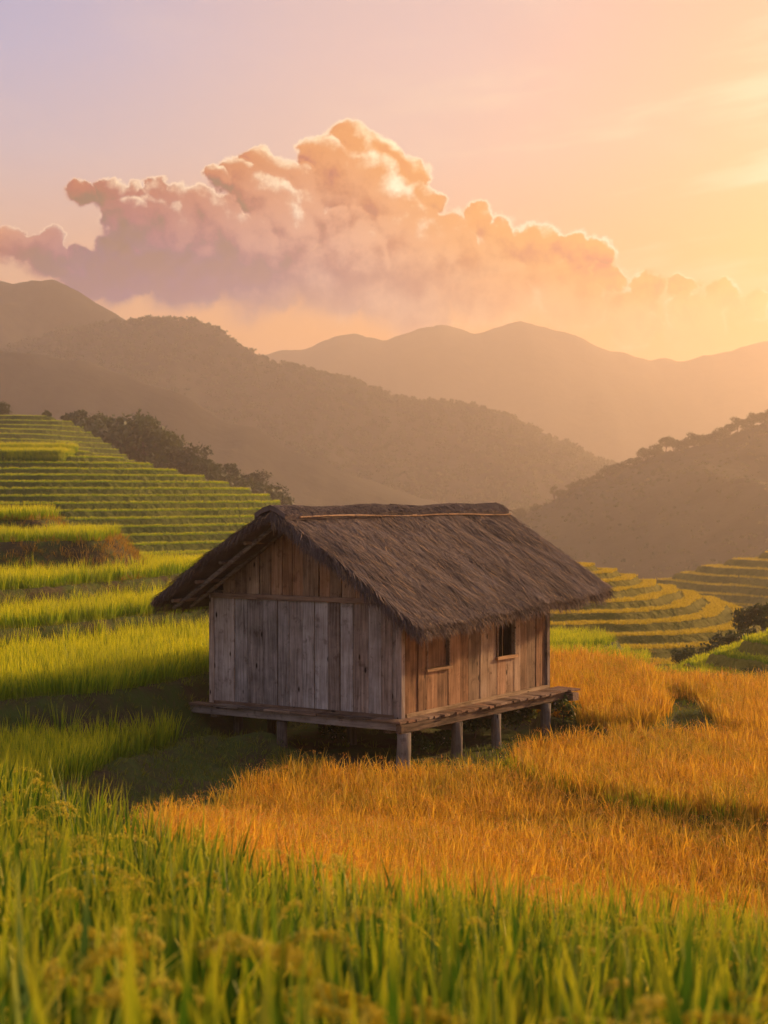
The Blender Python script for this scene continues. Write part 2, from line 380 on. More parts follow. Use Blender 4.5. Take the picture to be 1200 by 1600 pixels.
# ------------------------------------------------------------------ terrain function
def ss(x, a, b):
    q = np.clip((x - a) / (b - a), 0, 1); return q * q * (3 - 2 * q)
def PP(px, py, z):            # plan position of ground seen at a photo point when it lies at height z
    y = F * (HC - z) / (py - HY); return ((px - 600) / F * y, y)
def chaikin(p, n=2):
    p = np.array(p, float)
    for _ in range(n):
        q = np.roll(p, -1, 0); p = np.stack([.75 * p + .25 * q, .25 * p + .75 * q], 1).reshape(-1, 2)
    return p
def sdist(poly, X, Y):        # signed distance, <0 inside
    d2 = np.full(X.shape, 1e9); ins = np.zeros(X.shape, bool)
    n = len(poly)
    for i in range(n):
        ax, ay = poly[i]; bx, by = poly[(i + 1) % n]
        ex, ey = bx - ax, by - ay; wx, wy = X - ax, Y - ay
        q = np.clip((wx * ex + wy * ey) / (ex * ex + ey * ey + 1e-12), 0, 1)
        d2 = np.minimum(d2, (wx - ex * q) ** 2 + (wy - ey * q) ** 2)
        c = (ay > Y) != (by > Y)
        with np.errstate(divide='ignore', invalid='ignore'):
            xi = (bx - ax) * (Y - ay) / (by - ay + 1e-12) + ax
        ins ^= c & (X < xi)
    d = np.sqrt(d2); return np.where(ins, -d, d)
def base_ground(X, Y):
    ky = [-60, 0, 2.2, 11.3, 12, 16, 21, 25, 27, 40, 46, 62, 80, 100, 150, 300, 700, 4000]
    kz = [5.0, 3.30, 2.87, 1.12, 1.0, .40, -.24, -.08, 0, -.1, -1.5, -2.2, -6, -8, -14, -26, -40, -60]
    z = np.interp(Y, ky, kz)
    fade = 1 - ss(Y, 15.5, 22)
    yy = np.clip(Y, 0, 16) / 12
    z = z + np.where(X < 0, .155 * np.minimum(-X, 6) * yy, -.15 * np.minimum(X, 6) * yy) * fade * ss(Y, 0, 4)
    z = z + .07 * fbm(X * .6, Y * .6, 3, 3) * ss(np.abs(Y), 1, 5)
    for (a, b) in (((-4.4, 23.2), (-3.0, 26.9)), ((-3.0, 26.9), (-1.9, 27.3))):      # low mossy bund left of the hut
        ex, ey = b[0] - a[0], b[1] - a[1]
        q = np.clip(((X - a[0]) * ex + (Y - a[1]) * ey) / (ex * ex + ey * ey), 0, 1)
        dd = (X - a[0] - ex * q) ** 2 + (Y - a[1] - ey * q) ** 2
        z = np.maximum(z, z * 0 + (.30 + .10 * fbm(X * 2, Y * 2, 9, 2)) * np.exp(-dd / .16) + z * (1 - np.exp(-dd / .16)))
    return z
FIELDS = {}
def field(name, pts, z, tilt=(0, 0), bank=1.3):
    FIELDS[name] = dict(poly=chaikin(pts), z=z, tilt=tilt, bank=bank)
field('t0', [PP(-250, 1300, .5), PP(0, 1262, .33), PP(120, 1230, .24), PP(220, 1193, .15), PP(302, 1166, .1), (-3.3, 28.0), (-4.5, 30), (-12, 27)], .10, tilt=(-.09, -3.0))
field('t1', [(-16, 24.2), PP(-150, 1124, 1.0), PP(0, 1102, 1.0), PP(120, 1094, 1.0), PP(220, 1083, 1.0), (-3.25, 28.9), (-2.1, 31.6), (-.8, 34), (0, 38), (-2, 44), (-20, 40)], 1.0)
field('t2', [(-17, 29), PP(-150, 1012, 1.5), PP(0, 990, 1.5), PP(130, 979, 1.5), PP(250, 964, 1.5), (-3.2, 39), (-1.4, 42), (-2, 48), (-20, 46)], 1.5)
field('t3', [(-20, 34), PP(-150, 940, 2.05), PP(0, 928, 2.05), PP(100, 920, 2.05), PP(250, 906, 2.05), (-4.6, 45.5), (-5.0, 50.5), (-20, 50)], 2.05)
field('t4', [(-20, 41.5), PP(-100, 853, 2.95), PP(0, 851, 2.95), PP(100, 850, 2.95), (-7.0, 43), (-7.4, 48), (-20, 49)], 2.95, bank=1.0)
field('t5', [(-20, 45), PP(-100, 816, 3.44), PP(0, 815, 3.44), (-9.3, 46), (-9.6, 51), (-20, 52)], 3.44)
field('gold_mid', [(1.7, 25.3), (2.3, 23.5), (3.35, 21.8), (4.8, 21.0), (8, 20.0), (13, 19.5), (13, 27.0), (7, 27.8), (5.0, 28.0), (4.2, 28.2), (2.6, 26.7)], .0)
field('gold_back', [(3.3, 28.6), (4.9, 28.4), (5.55, 33), (5.9, 36), (5.9, 39), (2.5, 41.5), (1.5, 36)], .10)
field('gold_side', [(5.5, 28.2), (6.25, 33.4), (7.6, 32.9), (10, 32), (14, 31), (14, 27), (7.5, 27.5)], .05)
field('gold_far', [(5.9, 34.3), (7, 34.0), (9, 33.6), (14, 32.5), (14, 35), (8, 36.3), (5.8, 38.2)], -.16)
field('green_right', [(4, 48.5), (7.5, 48.0), (9.2, 46.5), (9.0, 44.8), (6.8, 43.8), (4, 44.5)], -.95)
field('green_right_low', [(2, 49), (7.4, 49), (8.6, 51.5), (7.6, 54.5), (2, 55.5)], -1.02)
field('green_right_far', [(3, 56), (6.4, 55.5), (8.2, 57.5), (8.2, 60.5), (3, 63)], -1.0)
def height(X, Y, detail=True):
    X = np.asarray(X, float); Y = np.asarray(Y, float)
    z = base_ground(X, Y)
    wob = .16 * fbm(X * .9, Y * .9, 21, 3)
    for f in FIELDS.values():
        x0, y0 = f['poly'].min(0) - 5; x1, y1 = f['poly'].max(0) + 5
        mk = (X > x0) & (X < x1) & (Y > y0) & (Y < y1)
        if not mk.any(): continue
        d = sdist(f['poly'], X[mk], Y[mk]) + wob[mk]
        prof = f['z'] + f['tilt'][0] * (X[mk] - f['tilt'][1]) - np.where(d > 0, (d * f['bank']) ** 1.0, 0)
        # rounded shoulder and a low bund at the lip
        prof = prof + .07 * np.exp(-(d + .12) ** 2 / .03)
        z[mk] = np.where(d < 3.5, np.maximum(z[mk], prof), z[mk])
    if detail:
        z = z + .035 * fbm(X * 3.1, Y * 3.1, 5, 4) + .02 * fbm(X * 9, Y * 9, 8, 2)
    return z

# ground sheet: one grid reaching the horizon, finer near the hut
rows = [-60, -30, -15, -8, -4, -2, -1, 0, .7]
y = 1.3
while y < 20: rows.append(y); y += .11
while y < 52: rows.append(y); y += .13
while y < 4200: rows.append(y); y *= 1.03
rows = np.array(rows)
kc = np.concatenate([np.linspace(-1.6, -.55, 22)[:-1], np.linspace(-.55, .55, 330), np.linspace(.55, 1.6, 22)[1:]])
YY = np.repeat(rows[:, None], len(kc), 1)
XX = kc[None, :] * np.sqrt(rows ** 2 + 49)[:, None]
ZZ = height(XX.ravel(), YY.ravel()).reshape(XX.shape)
ground = mesh_np('ground', np.stack([XX, YY, ZZ], -1).reshape(-1, 3), grid_faces(*XX.shape), [M['soil']], smooth=True)
tag(ground, 'mossy brown earth of the banks and field floors around the hut', 'ground', kind='structure')

# ------------------------------------------------------------------ hills
def lerp_pts(px, pts):
    a = np.array(pts, float); return np.interp(px, a[:, 0], a[:, 1])
def ridge(name, label, crest, dist, depth, zbot, mat, x0, x1, nx, ny, rough, seed, back=400, kind_cat='mountain'):
    px = np.linspace(x0, x1, nx)
    q = np.linspace(-1, 1, ny)
    PX, Q = np.meshgrid(px, q)
    cy_ = lerp_pts(px, crest)
    k = np.ones(3) / 3; cy_ = np.convolve(np.pad(cy_, 1, mode='edge'), k, 'valid') + 5 * fbm(px / 28, px * 0, seed + 20, 4)
    zc = HC + (HY - cy_) / F * dist
    Xw = (PX - 600) / F * dist
    Yw = dist + np.where(Q < 0, Q * depth, Q * back)
    fall = np.where(Q < 0, 1 - (-Q) ** 1.15, 1 - Q ** 1.5)
    nz = fbm(Xw / rough, Yw / rough, seed, 5, .52)
    rid = 1 - np.abs(fbm(Xw / (rough * 1.6) + 5, Yw / (rough * 3.2), seed + 9, 4)) * 2
    amp = np.abs(zc - zbot)[None, :] * fall * (1 - fall) * 1.1
    Zw = zbot + (zc[None, :] - zbot) * fall + amp * (rid - .6) * .9 + nz * rough * .05 * np.minimum(1, 6 * np.abs(Q)) + fbm(Xw / rough * 5, Yw / rough * 5, seed + 3, 3) * rough * .012
    o = mesh_np(name, np.stack([Xw, Yw, Zw], -1).reshape(-1, 3), grid_faces(ny, nx), [mat], smooth=True)
    tag(o, label, kind_cat, kind='structure')
    return Xw, Yw, Zw
crest_far = [(-300, 640), (200, 600), (330, 575), (420, 551), (480, 544), (520, 530), (553, 521), (600, 531), (650, 515), (692, 505), (720, 512), (750, 524), (780, 508), (812, 501), (870, 514), (920, 533), (960, 546), (1015, 560), (1080, 558), (1130, 545), (1190, 532), (1260, 525), (1350, 560), (1600, 600)]
crest_peak = [(-400, 540), (-150, 460), (-40, 434), (30, 438), (80, 432), (115, 450), (150, 472), (200, 498), (300, 560), (420, 640), (600, 730), (800, 790)]
crest_main = [(-400, 600), (0, 548), (120, 510), (200, 501), (250, 497), (300, 494), (335, 508), (380, 540), (425, 568), (500, 578), (560, 600), (640, 626), (690, 628), (745, 632), (800, 650), (860, 680), (910, 704), (965, 728), (1050, 760), (1150, 800)]
crest_spur = [(-400, 560), (-100, 530), (20, 545), (130, 560), (200, 588), (280, 612), (340, 652), (400, 668), (450, 700), (560, 745), (700, 790), (800, 830)]
crest_right = [(600, 900), (720, 850), (780, 818), (830, 802), (860, 785), (900, 764), (950, 742), (1000, 722), (1040, 704), (1100, 692), (1150, 676), (1200, 660), (1300, 636), (1500, 600)]
ridge('mountain', 'faint orange mountain range farthest away behind everything', crest_far, 1900, 500, -60, M['forest_hill'], -300, 1600, 260, 44, 160, 31)
ridge('mountain', 'tall grey brown mountain peak at the upper left edge', crest_peak, 1190, 250, -60, M['forest_hill'], -400, 800, 200, 44, 120, 32)
RM = ridge('mountain', 'long wooded ridge sloping down from left to the valley at right', crest_main, 1060, 300, -60, M['forest_hill'], -400, 1150, 260, 50, 90, 33)
ridge('mountain', 'low hazy spur in front of the long wooded ridge', crest_spur, 800, 230, -50, M['forest_hill'], -400, 800, 200, 44, 70, 34)
RR = ridge('hill', 'dark brown wooded hill rising to the right edge', crest_right, 640, 330, -38, M['forest_hill'], 600, 1500, 220, 60, 50, 35, back=200, kind_cat='hill')
crest_lt = [(-300, 635), (0, 660), (90, 684), (150, 706), (250, 738), (330, 764), (420, 795), (500, 812), (620, 850)]
RL = ridge('hill', 'hillside under the row of trees beyond the left terraces', crest_lt, 300, 90, -20, M['forest_hill'], -300, 620, 140, 40, 30, 36, back=80, kind_cat='hill')

def stepped(name, label, fn, X0, X1, Y0, Y1, res, step, mat, rise=.16, seed=1, cat='hillside'):
    xs = np.arange(X0, X1, res); ys = np.arange(Y0, Y1, res)
    X, Y = np.meshgrid(xs, ys)
    def hf(X, Y):
        h = fn(X, Y) + step * 1.1 * fbm(X / 13, Y / 13, seed, 3)
        q = h / step; b = np.floor(q); fr = q - b
        return (b + ss(fr, 0, rise)) * step + .03 * fbm(X * 1.5, Y * 1.5, seed + 4, 2), fr
    Z, _ = hf(X, Y)
    o = mesh_np(name, np.stack([X, Y, Z], -1).reshape(-1, 3), grid_faces(*X.shape), [mat], smooth=True)
    tag(o, label, cat, kind='structure')
    return hf
def h_left(X, Y):
    xc = np.array([(-60 - 600) , 0 - 600, 120 - 600, 200 - 600, 300 - 600, 420 - 600, 520 - 600, 620 - 600]) / F * 135
    zc = HC + (HY - np.array([700, 704, 706, 724, 750, 783, 845, 900])) / F * 135
    u = 7.9 - np.interp(X, xc, zc); v = .2 * np.maximum(0, 135 - Y)
    return 7.9 - (u ** 1.7 + v ** 1.7) ** (1 / 1.7) - .35 * np.maximum(0, Y - 135)
HL = stepped('hill', 'broad green terraced hillside at left with many thin bright rims', h_left, -60, 6, 84, 146, .22, .50, M['terrace'], seed=51)
def h_left_top(X, Y):
    return HC + (HY - 648) / F * 240 - np.abs(Y - 240) * .22 - np.maximum(0, X + 52) * .10 - np.maximum(0, X + 46) * .5
HLT = stepped('hill', 'highest small terraced knoll at the far upper left edge', h_left_top, -105, -28, 205, 262, .45, .8, M['terrace'], seed=52)
def h_right(X, Y):
    xc = np.array([4, 11.5, 15.2, 19.2, 22.2, 23.8, 25.4, 29])
    zc = np.array([1.0, .0, -.95, -2.0, -3.2, -3.8, -5.2, -9])
    u = 1.0 - np.interp(X, xc, zc); v = .125 * np.maximum(0, 104 - Y)
    return 1.0 - (u ** 2.6 + v ** 2.6) ** (1 / 2.6) - .4 * np.maximum(0, Y - 100)
HR = stepped('hill', 'golden curved terraces on the spur right of the hut', h_right, 2, 34, 66, 108, .15, .33, M['terrace_gold'], seed=53, rise=.22)
def h_far_right(X, Y):
    Xe = (1200 - 600) / F * 220
    z = HC + (HY - 862) / F * 220 + (X - Xe) * .30
    z = np.minimum(z, 2.0)
    return z - np.where(Y < 220, .13 * (220 - Y), .3 * (Y - 220))
HFR = stepped('hill', 'hazy brown terraced slope at the far right edge', h_far_right, 22, 80, 150, 236, .45, .9, M['terrace_gold'], seed=54, rise=.2)
def h_low_right(X, Y):
    return -1.1 + (X - 13.3) * .38 - np.abs(Y - 58) * .14
HLR = stepped('hill', 'small green gold terraces at the right edge below the dark bushes', h_low_right, 10.6, 26, 50, 68, .14, .45, M['terrace_gold'], seed=55, rise=.25)

# ------------------------------------------------------------------ tufts (sources of the grass, never linked to the scene)
def blade(rng, out, bx, by, L, w, az_, lean, droop, nseg=5, kind=0, rnd=None, twist=None):
    """one tapering leaf strip starting at (bx,by,0)"""
    q = np.linspace(0, 1, nseg + 1)
    th = lean + droop * q ** 1.8
    ds = L / nseg
    r = np.concatenate([[0], np.cumsum(np.sin(th[:-1]) * ds)]); z = np.concatenate([[0], np.cumsum(np.cos(th[:-1]) * ds)])
    ca, sa = cos(az_), sin(az_)
    wd = w * np.minimum(1, (1 - q) * 2.2 + .02) * np.minimum(1, .55 + q * 2)
    tw = az_ + (twist if twist is not None else rng.uniform(0, pi))
    px_, py_ = -sin(tw), cos(tw)
    L_ = np.stack([bx + ca * r + px_ * wd / 2, by + sa * r + py_ * wd / 2, z], 1)
    R_ = np.stack([bx + ca * r - px_ * wd / 2, by + sa * r - py_ * wd / 2, z], 1)
    v = np.stack([L_, R_], 1).reshape(-1, 3)
    i = np.arange(nseg) * 2
    f = np.stack([i, i + 1, i + 3, i + 2], 1)
    rr = rng.random() if rnd is None else rnd
    c = np.stack([np.full(len(v), rr), np.repeat(q, 2), np.full(len(v), float(kind))], 1)
    out.append((v, f, c))
    return np.stack([bx + ca * r, by + sa * r, z], 1)
def grain(rng, out, p, L, w):
    d = rng.normal(size=3) * .35 + np.array([0, 0, -1]); d /= np.linalg.norm(d)
    e = np.cross(d, [1, .3, 0]); e /= np.linalg.norm(e); g = np.cross(d, e)
    v = np.array([p, p + d * L * .5 + e * w, p + d * L * .5 + g * w, p + d * L * .5 - e * w, p + d * L * .5 - g * w, p + d * L])
    f = np.array([[0, 1, 2, 2], [0, 2, 3, 3], [0, 3, 4, 4], [0, 4, 1, 1], [5, 2, 1, 1], [5, 3, 2, 2], [5, 4, 3, 3], [5, 1, 4, 4]])
    out.append((v, f, np.tile([rng.random(), .9, 1.0], (6, 1))))
def panicle(rng, out, bx, by, H, az_, n, size=1.0, L=.24):
    pts = blade(rng, out, bx, by, H + L, .004 * size, az_, .10, 2.5, 14, kind=1)
    pts = np.asarray(pts)
    m0 = int(len(pts) * .70)
    for k in range(n):
        q = rng.uniform(m0, len(pts) - 1.01); i = int(q); fr = q - i
        p = pts[i] * (1 - fr) + pts[i + 1] * fr + rng.normal(size=3) * .0052 * size + np.array([0, 0, -.004])
        grain(rng, out, p, .010 * size * rng.uniform(.8, 1.3), .0022 * size)
def collect(name, out, mat):
    v = np.vstack([o[0] for o in out]); n = 0; fs4 = []; fs3 = []
    for vv, f, c in out:
        f = f + n
        if len(f) and (f[:, 2] == f[:, 3]).all(): fs3.append(f[:, :3])
        else: fs4.append(f)
        n += len(vv)
    fs = []
    if fs4: fs.append(np.vstack(fs4))
    if fs3: fs.append(np.vstack(fs3))
    return mesh_np(name, v, fs, [mat], smooth=False, attrs={'lf': np.vstack([o[2] for o in out])}, link=False)
def tuft_collection(name, makers):
    c = bpy.data.collections.new(name)
    for m_ in makers: c.objects.link(m_)
    return c
def rice_tuft(seed, n, H, w, spread, mat, pan=0, grains=40, psize=1.0, lean=.12, droop=.5, short=.55, name='rice_tuft'):
    rng = np.random.default_rng(seed); out = []
    for k in range(n):
        a = rng.uniform(0, 2 * pi); r = spread * sqrt(rng.random())
        L = H * rng.uniform(short, 1.0)
        blade(rng, out, r * cos(a), r * sin(a), L, w * rng.uniform(.6, 1.15), a + rng.normal() * .6, abs(rng.normal()) * lean, abs(rng.normal()) * droop, 5 if w < .011 else 7)
    for k in range(pan):
        a = rng.uniform(0, 2 * pi); r = spread * .5
        panicle(rng, out, r * cos(a), r * sin(a), H * rng.uniform(.72, .95), a, grains, psize)
    return collect(name, out, mat)
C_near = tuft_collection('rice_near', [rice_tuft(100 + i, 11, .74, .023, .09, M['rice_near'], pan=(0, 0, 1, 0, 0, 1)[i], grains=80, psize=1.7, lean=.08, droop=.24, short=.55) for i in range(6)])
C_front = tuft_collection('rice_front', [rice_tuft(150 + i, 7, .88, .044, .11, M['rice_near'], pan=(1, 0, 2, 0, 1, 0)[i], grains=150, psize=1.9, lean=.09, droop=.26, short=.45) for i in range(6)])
C_green = tuft_collection('rice_green', [rice_tuft(200 + i, 17, .54, .013, .10, M['rice_green'], lean=.10, droop=.30) for i in range(5)])
C_gold = tuft_collection('rice_gold', [rice_tuft(300 + i, 17, .50, .016, .10, M['rice_gold'], pan=2, grains=7, psize=2.0, lean=.12, droop=.38) for i in range(5)])
C_far = tuft_collection('rice_far', [rice_tuft(400 + i, 14, .42, .05, .22, M['rice_green'], lean=.2, droop=.4) for i in range(3)])
C_fargold = tuft_collection('rice_far_gold', [rice_tuft(450 + i, 14, .30, .05, .22, foliage_mat('gold_terrace_rice', [(.28, .22, .02), (.46, .35, .03), (.62, .48, .05)], .4, .3) if i == 0 else bpy.data.materials['gold_terrace_rice'], lean=.25, droop=.5) for i in range(3)])
C_grass = tuft_collection('grass', [rice_tuft(500 + i, 16, .15, .009, .09, M['grass'], lean=.5, droop=1.0, short=.3) for i in range(4)])
C_dry = tuft_collection('grass_dry', [rice_tuft(540 + i, 14, .22, .010, .10, M['grass_dry'], lean=.5, droop=1.0, short=.3) for i in range(4)])

def scatter(name, label, cat, X, Y, Z, coll, smin, smax, nvar, rng, tiltmax=.12):
    n = len(X)
    me = bpy.data.meshes.new(name); me.vertices.add(n)
    me.vertices.foreach_set('co', np.stack([X, Y, Z], 1).astype(np.float32).ravel())
    s = rng.uniform(smin, smax, n)
    a = me.attributes.new('sc', 'FLOAT_VECTOR', 'POINT')
    a.data.foreach_set('vector', np.stack([s, s, s * rng.uniform(.85, 1.12, n)], 1).astype(np.float32).ravel())
    a = me.attributes.new('rt', 'FLOAT_VECTOR', 'POINT')
    a.data.foreach_set('vector', np.stack([rng.normal(size=n) * tiltmax, rng.normal(size=n) * tiltmax, rng.uniform(0, 2 * pi, n)], 1).astype(np.float32).ravel())
    a = me.attributes.new('vi', 'INT', 'POINT'); a.data.foreach_set('value', rng.integers(0, nvar, n).astype(np.int32))
    o = bpy.data.objects.new(name, me); COL.objects.link(o)
    g = bpy.data.node_groups.new(name + '_nodes', 'GeometryNodeTree')
    g.interface.new_socket('Geometry', in_out='INPUT', socket_type='NodeSocketGeometry')
    g.interface.new_socket('Geometry', in_out='OUTPUT', socket_type='NodeSocketGeometry')
    N = g.nodes; L = g.links
    gi = N.new('NodeGroupInput'); go = N.new('NodeGroupOutput'); ip = N.new('GeometryNodeInstanceOnPoints')
    ci = N.new('GeometryNodeCollectionInfo'); ci.inputs['Collection'].default_value = coll
    ci.inputs['Separate Children'].default_value = True; ci.inputs['Reset Children'].default_value = True
    ip.inputs['Pick Instance'].default_value = True
    def na(nm, ty):
        k = N.new('GeometryNodeInputNamedAttribute'); k.data_type = ty; k.inputs['Name'].default_value = nm
        return [q for q in k.outputs if q.enabled][0]
    L.new(gi.outputs[0], ip.inputs['Points']); L.new(ci.outputs[0], ip.inputs['Instance'])
    L.new(na('vi', 'INT'), ip.inputs['Instance Index']); L.new(na('sc', 'FLOAT_VECTOR'), ip.inputs['Scale'])
    e = N.new('FunctionNodeEulerToRotation'); L.new(na('rt', 'FLOAT_VECTOR'), e.inputs[0]); L.new(e.outputs[0], ip.inputs['Rotation'])
    L.new(ip.outputs[0], go.inputs[0])
    md = o.modifiers.new('scatter', 'NODES'); md.node_group = g
    tag(o, label, cat, kind='stuff')
    return o
def pts_in(x0, x1, y0, y1, density, rng):
    n = int((x1 - x0) * (y1 - y0) * density)
    s = sqrt(1 / density); nx = max(1, int((x1 - x0) / s)); ny = max(1, int((y1 - y0) / s))
    gx, gy = np.meshgrid((np.arange(nx) + .5) / nx, (np.arange(ny) + .5) / ny)
    gx = gx.ravel() + rng.uniform(-.5, .5, nx * ny) / nx; gy = gy.ravel() + rng.uniform(-.5, .5, nx * ny) / ny
    return x0 + gx * (x1 - x0), y0 + gy * (y1 - y0)
kept = []
HUT_O = (0.26, 26.0); CU, SU = cos(R(57.0)), sin(R(57.0))
def hut_local(X, Y):
    dx, dy = X - HUT_O[0], Y - HUT_O[1]; return dx * CU + dy * SU, -dx * SU + dy * CU
def fill_field(key, label, coll, nvar, density, smin, smax, edge=.10, keep=None, seed=0, name='rice_crop', kmax=.36):
    f = FIELDS[key]; rng = np.random.default_rng(seed + 77)
    x0, y0 = f['poly'].min(0); x1, y1 = f['poly'].max(0)
    X, Y = pts_in(x0, x1, y0, y1, density, rng)
    m = np.abs(X) < kmax * Y + .8
    X, Y = X[m], Y[m]
    d = sdist(f['poly'], X, Y) + .10 * fbm(X * 1.3, Y * 1.3, seed, 2)
    Z = height(X, Y)
    m = (d < -edge) & (Z < f['z'] + f['tilt'][0] * (X - f['tilt'][1]) + .2)
    hx, hy = hut_local(X, Y)
    m &= ~((hx > -.7) & (hx < 5.6) & (hy > -.75) & (hy < 4.3))
    if keep is not None: m &= keep(X, Y)
    return scatter(name, label, 'rice', X[m], Y[m], Z[m] - .02, coll, smin, smax, nvar, rng)
fill_field('t0', 'green rice in the shaded lowest plot left of the hut', C_green, 5, 42, 1.0, 1.25, seed=1)
fill_field('t1', 'tall green rice on the terrace directly left of the hut wall', C_green, 5, 36, .95, 1.2, seed=2)
fill_field('t2', 'yellow green rice on the second terrace up beside the left eave', C_green, 5, 30, .9, 1.12, seed=3)
fill_field('t3', 'yellow green rice on the third long terrace left of the roof', C_green, 5, 28, .9, 1.1, seed=4)
fill_field('t4', 'rice above the brown bank at the left edge', C_green, 5, 28, .85, 1.05, seed=5)
fill_field('t5', 'short topmost block of rice at the left edge', C_green, 5, 28, .9, 1.1, seed=6)
fill_field('gold_mid', 'orange rice right of the hut posts with green stalk bases in front', C_gold, 5, 46, .85, 1.1, seed=7)
fill_field('gold_back', 'orange rice behind the deck end of the hut', C_gold, 5, 42, .95, 1.2, seed=8)
fill_field('gold_side', 'orange rice at right beyond the green diagonal bund', C_gold, 5, 42, .9, 1.15, seed=9)
fill_field('gold_far', 'last strip of orange rice before the valley at right', C_gold, 5, 36, .9, 1.15, seed=10)
fill_field('green_right', 'nearest bright green plot past the orange fields at right', C_green, 5, 26, .8, 1.0, seed=11)
fill_field('green_right_low', 'middle bright green plot right of the far wall corner', C_green, 5, 26, .8, 1.0, seed=12)
fill_field('green_right_far', 'farthest small bright green plot under the right eave', C_green, 5, 26, .8, 1.0, seed=13)
rng = np.random.default_rng(78)
X, Y = pts_in(.6, 11, 19, 27, 60, rng)
d = sdist(FIELDS['gold_mid']['poly'], X, Y) + .1 * fbm(X * 1.3, Y * 1.3, 7, 2)
m = (d > -.18) & (d < .28) & (Y < 26.2 - X * .1) & (vnoise(X * 1.5, Y * 1.5, 12) > .25)
scatter('rice_fringe', 'green stalk fringe along the front edge of the orange rice right of the hut', 'rice', X[m], Y[m], height(X[m], Y[m]) - .03, C_green, .5, .78, 5, rng, .12)
# foreground: green crop, then the orange crop in front of the hut
def yb(X, Y):
    px = 600 + X / np.maximum(Y, .1) * F
    return np.interp(px, [-400, 0, 120, 250, 400, 600, 900, 1200, 1600], [17, 15.8, 15.2, 13.2, 12.0, 11.3, 11.5, 12.4, 13.4])
rng = np.random.default_rng(5)
X, Y = pts_in(-6.5, 6, 1.25, 17.5, 21, rng)
m = (np.abs(X) < .36 * Y + 1.0) & (Y < yb(X, Y) + .25 * fbm(X * .9, Y * .9, 61, 3))
X, Y = X[m], Y[m]
nr = Y < 5.2 + .8 * fbm(X, Y, 63, 2)
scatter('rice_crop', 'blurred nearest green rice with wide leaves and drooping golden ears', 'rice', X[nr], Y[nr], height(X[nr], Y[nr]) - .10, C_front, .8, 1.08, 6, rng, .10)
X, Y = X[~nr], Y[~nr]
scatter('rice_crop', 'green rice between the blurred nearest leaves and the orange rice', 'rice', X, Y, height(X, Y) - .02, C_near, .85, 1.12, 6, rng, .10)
rng = np.random.default_rng(6)
FB = chaikin([(-2.75, 21.0), (-1.9, 24.2), (-1.0, 25.3), (-.6, 24.8), (.0, 24.9), (.9, 25.1), (1.9, 24.6), (2.5, 23.3), (3.5, 21.8), (4.9, 21.0), (8, 20.1), (8, 9), (-1.5, 9), (-2.2, 15), (-2.45, 18)])
X, Y = pts_in(-3, 8, 10.5, 26, 46, rng)
m = (np.abs(X) < .36 * Y + 1.0) & (Y > yb(X, Y) + .35) & (sdist(FB, X, Y) + .15 * fbm(X, Y, 62, 3) < -.05)
X, Y = X[m], Y[m]; Z = height(X, Y)
scatter('rice_crop', 'orange ripe rice between the green foreground and the hut', 'rice', X, Y, Z - .02, C_gold, .85, 1.15, 5, rng, .12)
# grass on banks and bunds
rng = np.random.default_rng(8)
X, Y = pts_in(-14, 12, 13, 52, 40, rng)
m = (np.abs(X) < .34 * Y + .5); X, Y = X[m], Y[m]
inside = np.zeros(len(X), bool); Z = height(X, Y)
for k, f in FIELDS.items():
    d = sdist(f['poly'], X, Y)
    inside |= (d < -.25) & (Z < f['z'] + f['tilt'][0] * (X - f['tilt'][1]) + .2)
inside |= (sdist(FB, X, Y) < -.2) | (Y < yb(X, Y))
hx, hy = hut_local(X, Y)
under = (hx > -.2) & (hx < 5.2) & (hy > -.1) & (hy < 4.0)
m = ~inside & ~(under & (rng.random(len(X)) < .93)) & (rng.random(len(X)) < .5 + 1.1 * vnoise(X * 1.3, Y * 1.3, 90))
dry = (Y > 40.5) & (Z > 2.1) & (X < -6) & (X > -14)
path = (X < -99) & (Y < 26) & (vnoise(X * .8, Y * .8, 91) > .45) & (rng.random(len(X)) < .6)
mg = m & ~dry & ~path
scatter('bank_grass', 'short mossy grass covering the banks and bunds between plots', 'grass', X[mg], Y[mg], Z[mg] - .01, C_grass, .6, 1.25, 4, rng, .3)
md_ = m & dry
scatter('dry_grass', 'brown dry grass on the bank under the upper left rice', 'grass', X[md_], Y[md_], Z[md_] - .01, C_dry, .8, 1.4, 4, rng, .3)
# distant terraces
def fill_steps(hf, label, X0, X1, Y0, Y1, dens, coll, smin, smax, seed, frmin=.25, frmax=.97, name='terrace_rice'):
    rng = np.random.default_rng(seed); X, Y = pts_in(X0, X1, Y0, Y1, dens, rng)
    m = np.abs(X) < .30 * Y; X, Y = X[m], Y[m]
    Z, fr = hf(X, Y); m = (fr > frmin) & (fr < frmax)
    scatter(name, label, 'rice', X[m], Y[m], Z[m] - .02, coll, smin, smax, 3, rng, .1)
fill_steps(HL, 'rice rows on the steps of the broad left hillside', -42, 2, 90, 137, 16, C_far, .45, .66, 71, .18, .6)
fill_steps(HLT, 'rice on the highest knoll at the upper left', -75, -30, 208, 243, 6, C_far, .5, .8, 72)
fill_steps(HR, 'golden rice on the curved steps of the right spur', 4, 30, 70, 102, 28, C_fargold, .42, .62, 73, .22, .8)
fill_steps(HFR, 'hazy golden rice on the far right terraces', 30, 70, 170, 224, 4, C_fargold, .9, 1.3, 74, .3, .9)
fill_steps(HLR, 'green gold rice on the small low terraces at the right edge', 10.8, 22, 51, 64, 24, C_far, .5, .7, 75, .3, .9)
# upper left block of tall rice standing on the crest of the left hillside
rng = np.random.default_rng(81)
X, Y = pts_in(-40, -24.6, 128.5, 134.5, 34, rng); Z, _ = HL(X, Y)
scatter('rice_crop', 'raised block of taller rice on top of the left terraced hillside', 'rice', X, Y, Z, C_green, 1.5, 1.9, 5, rng, .1)

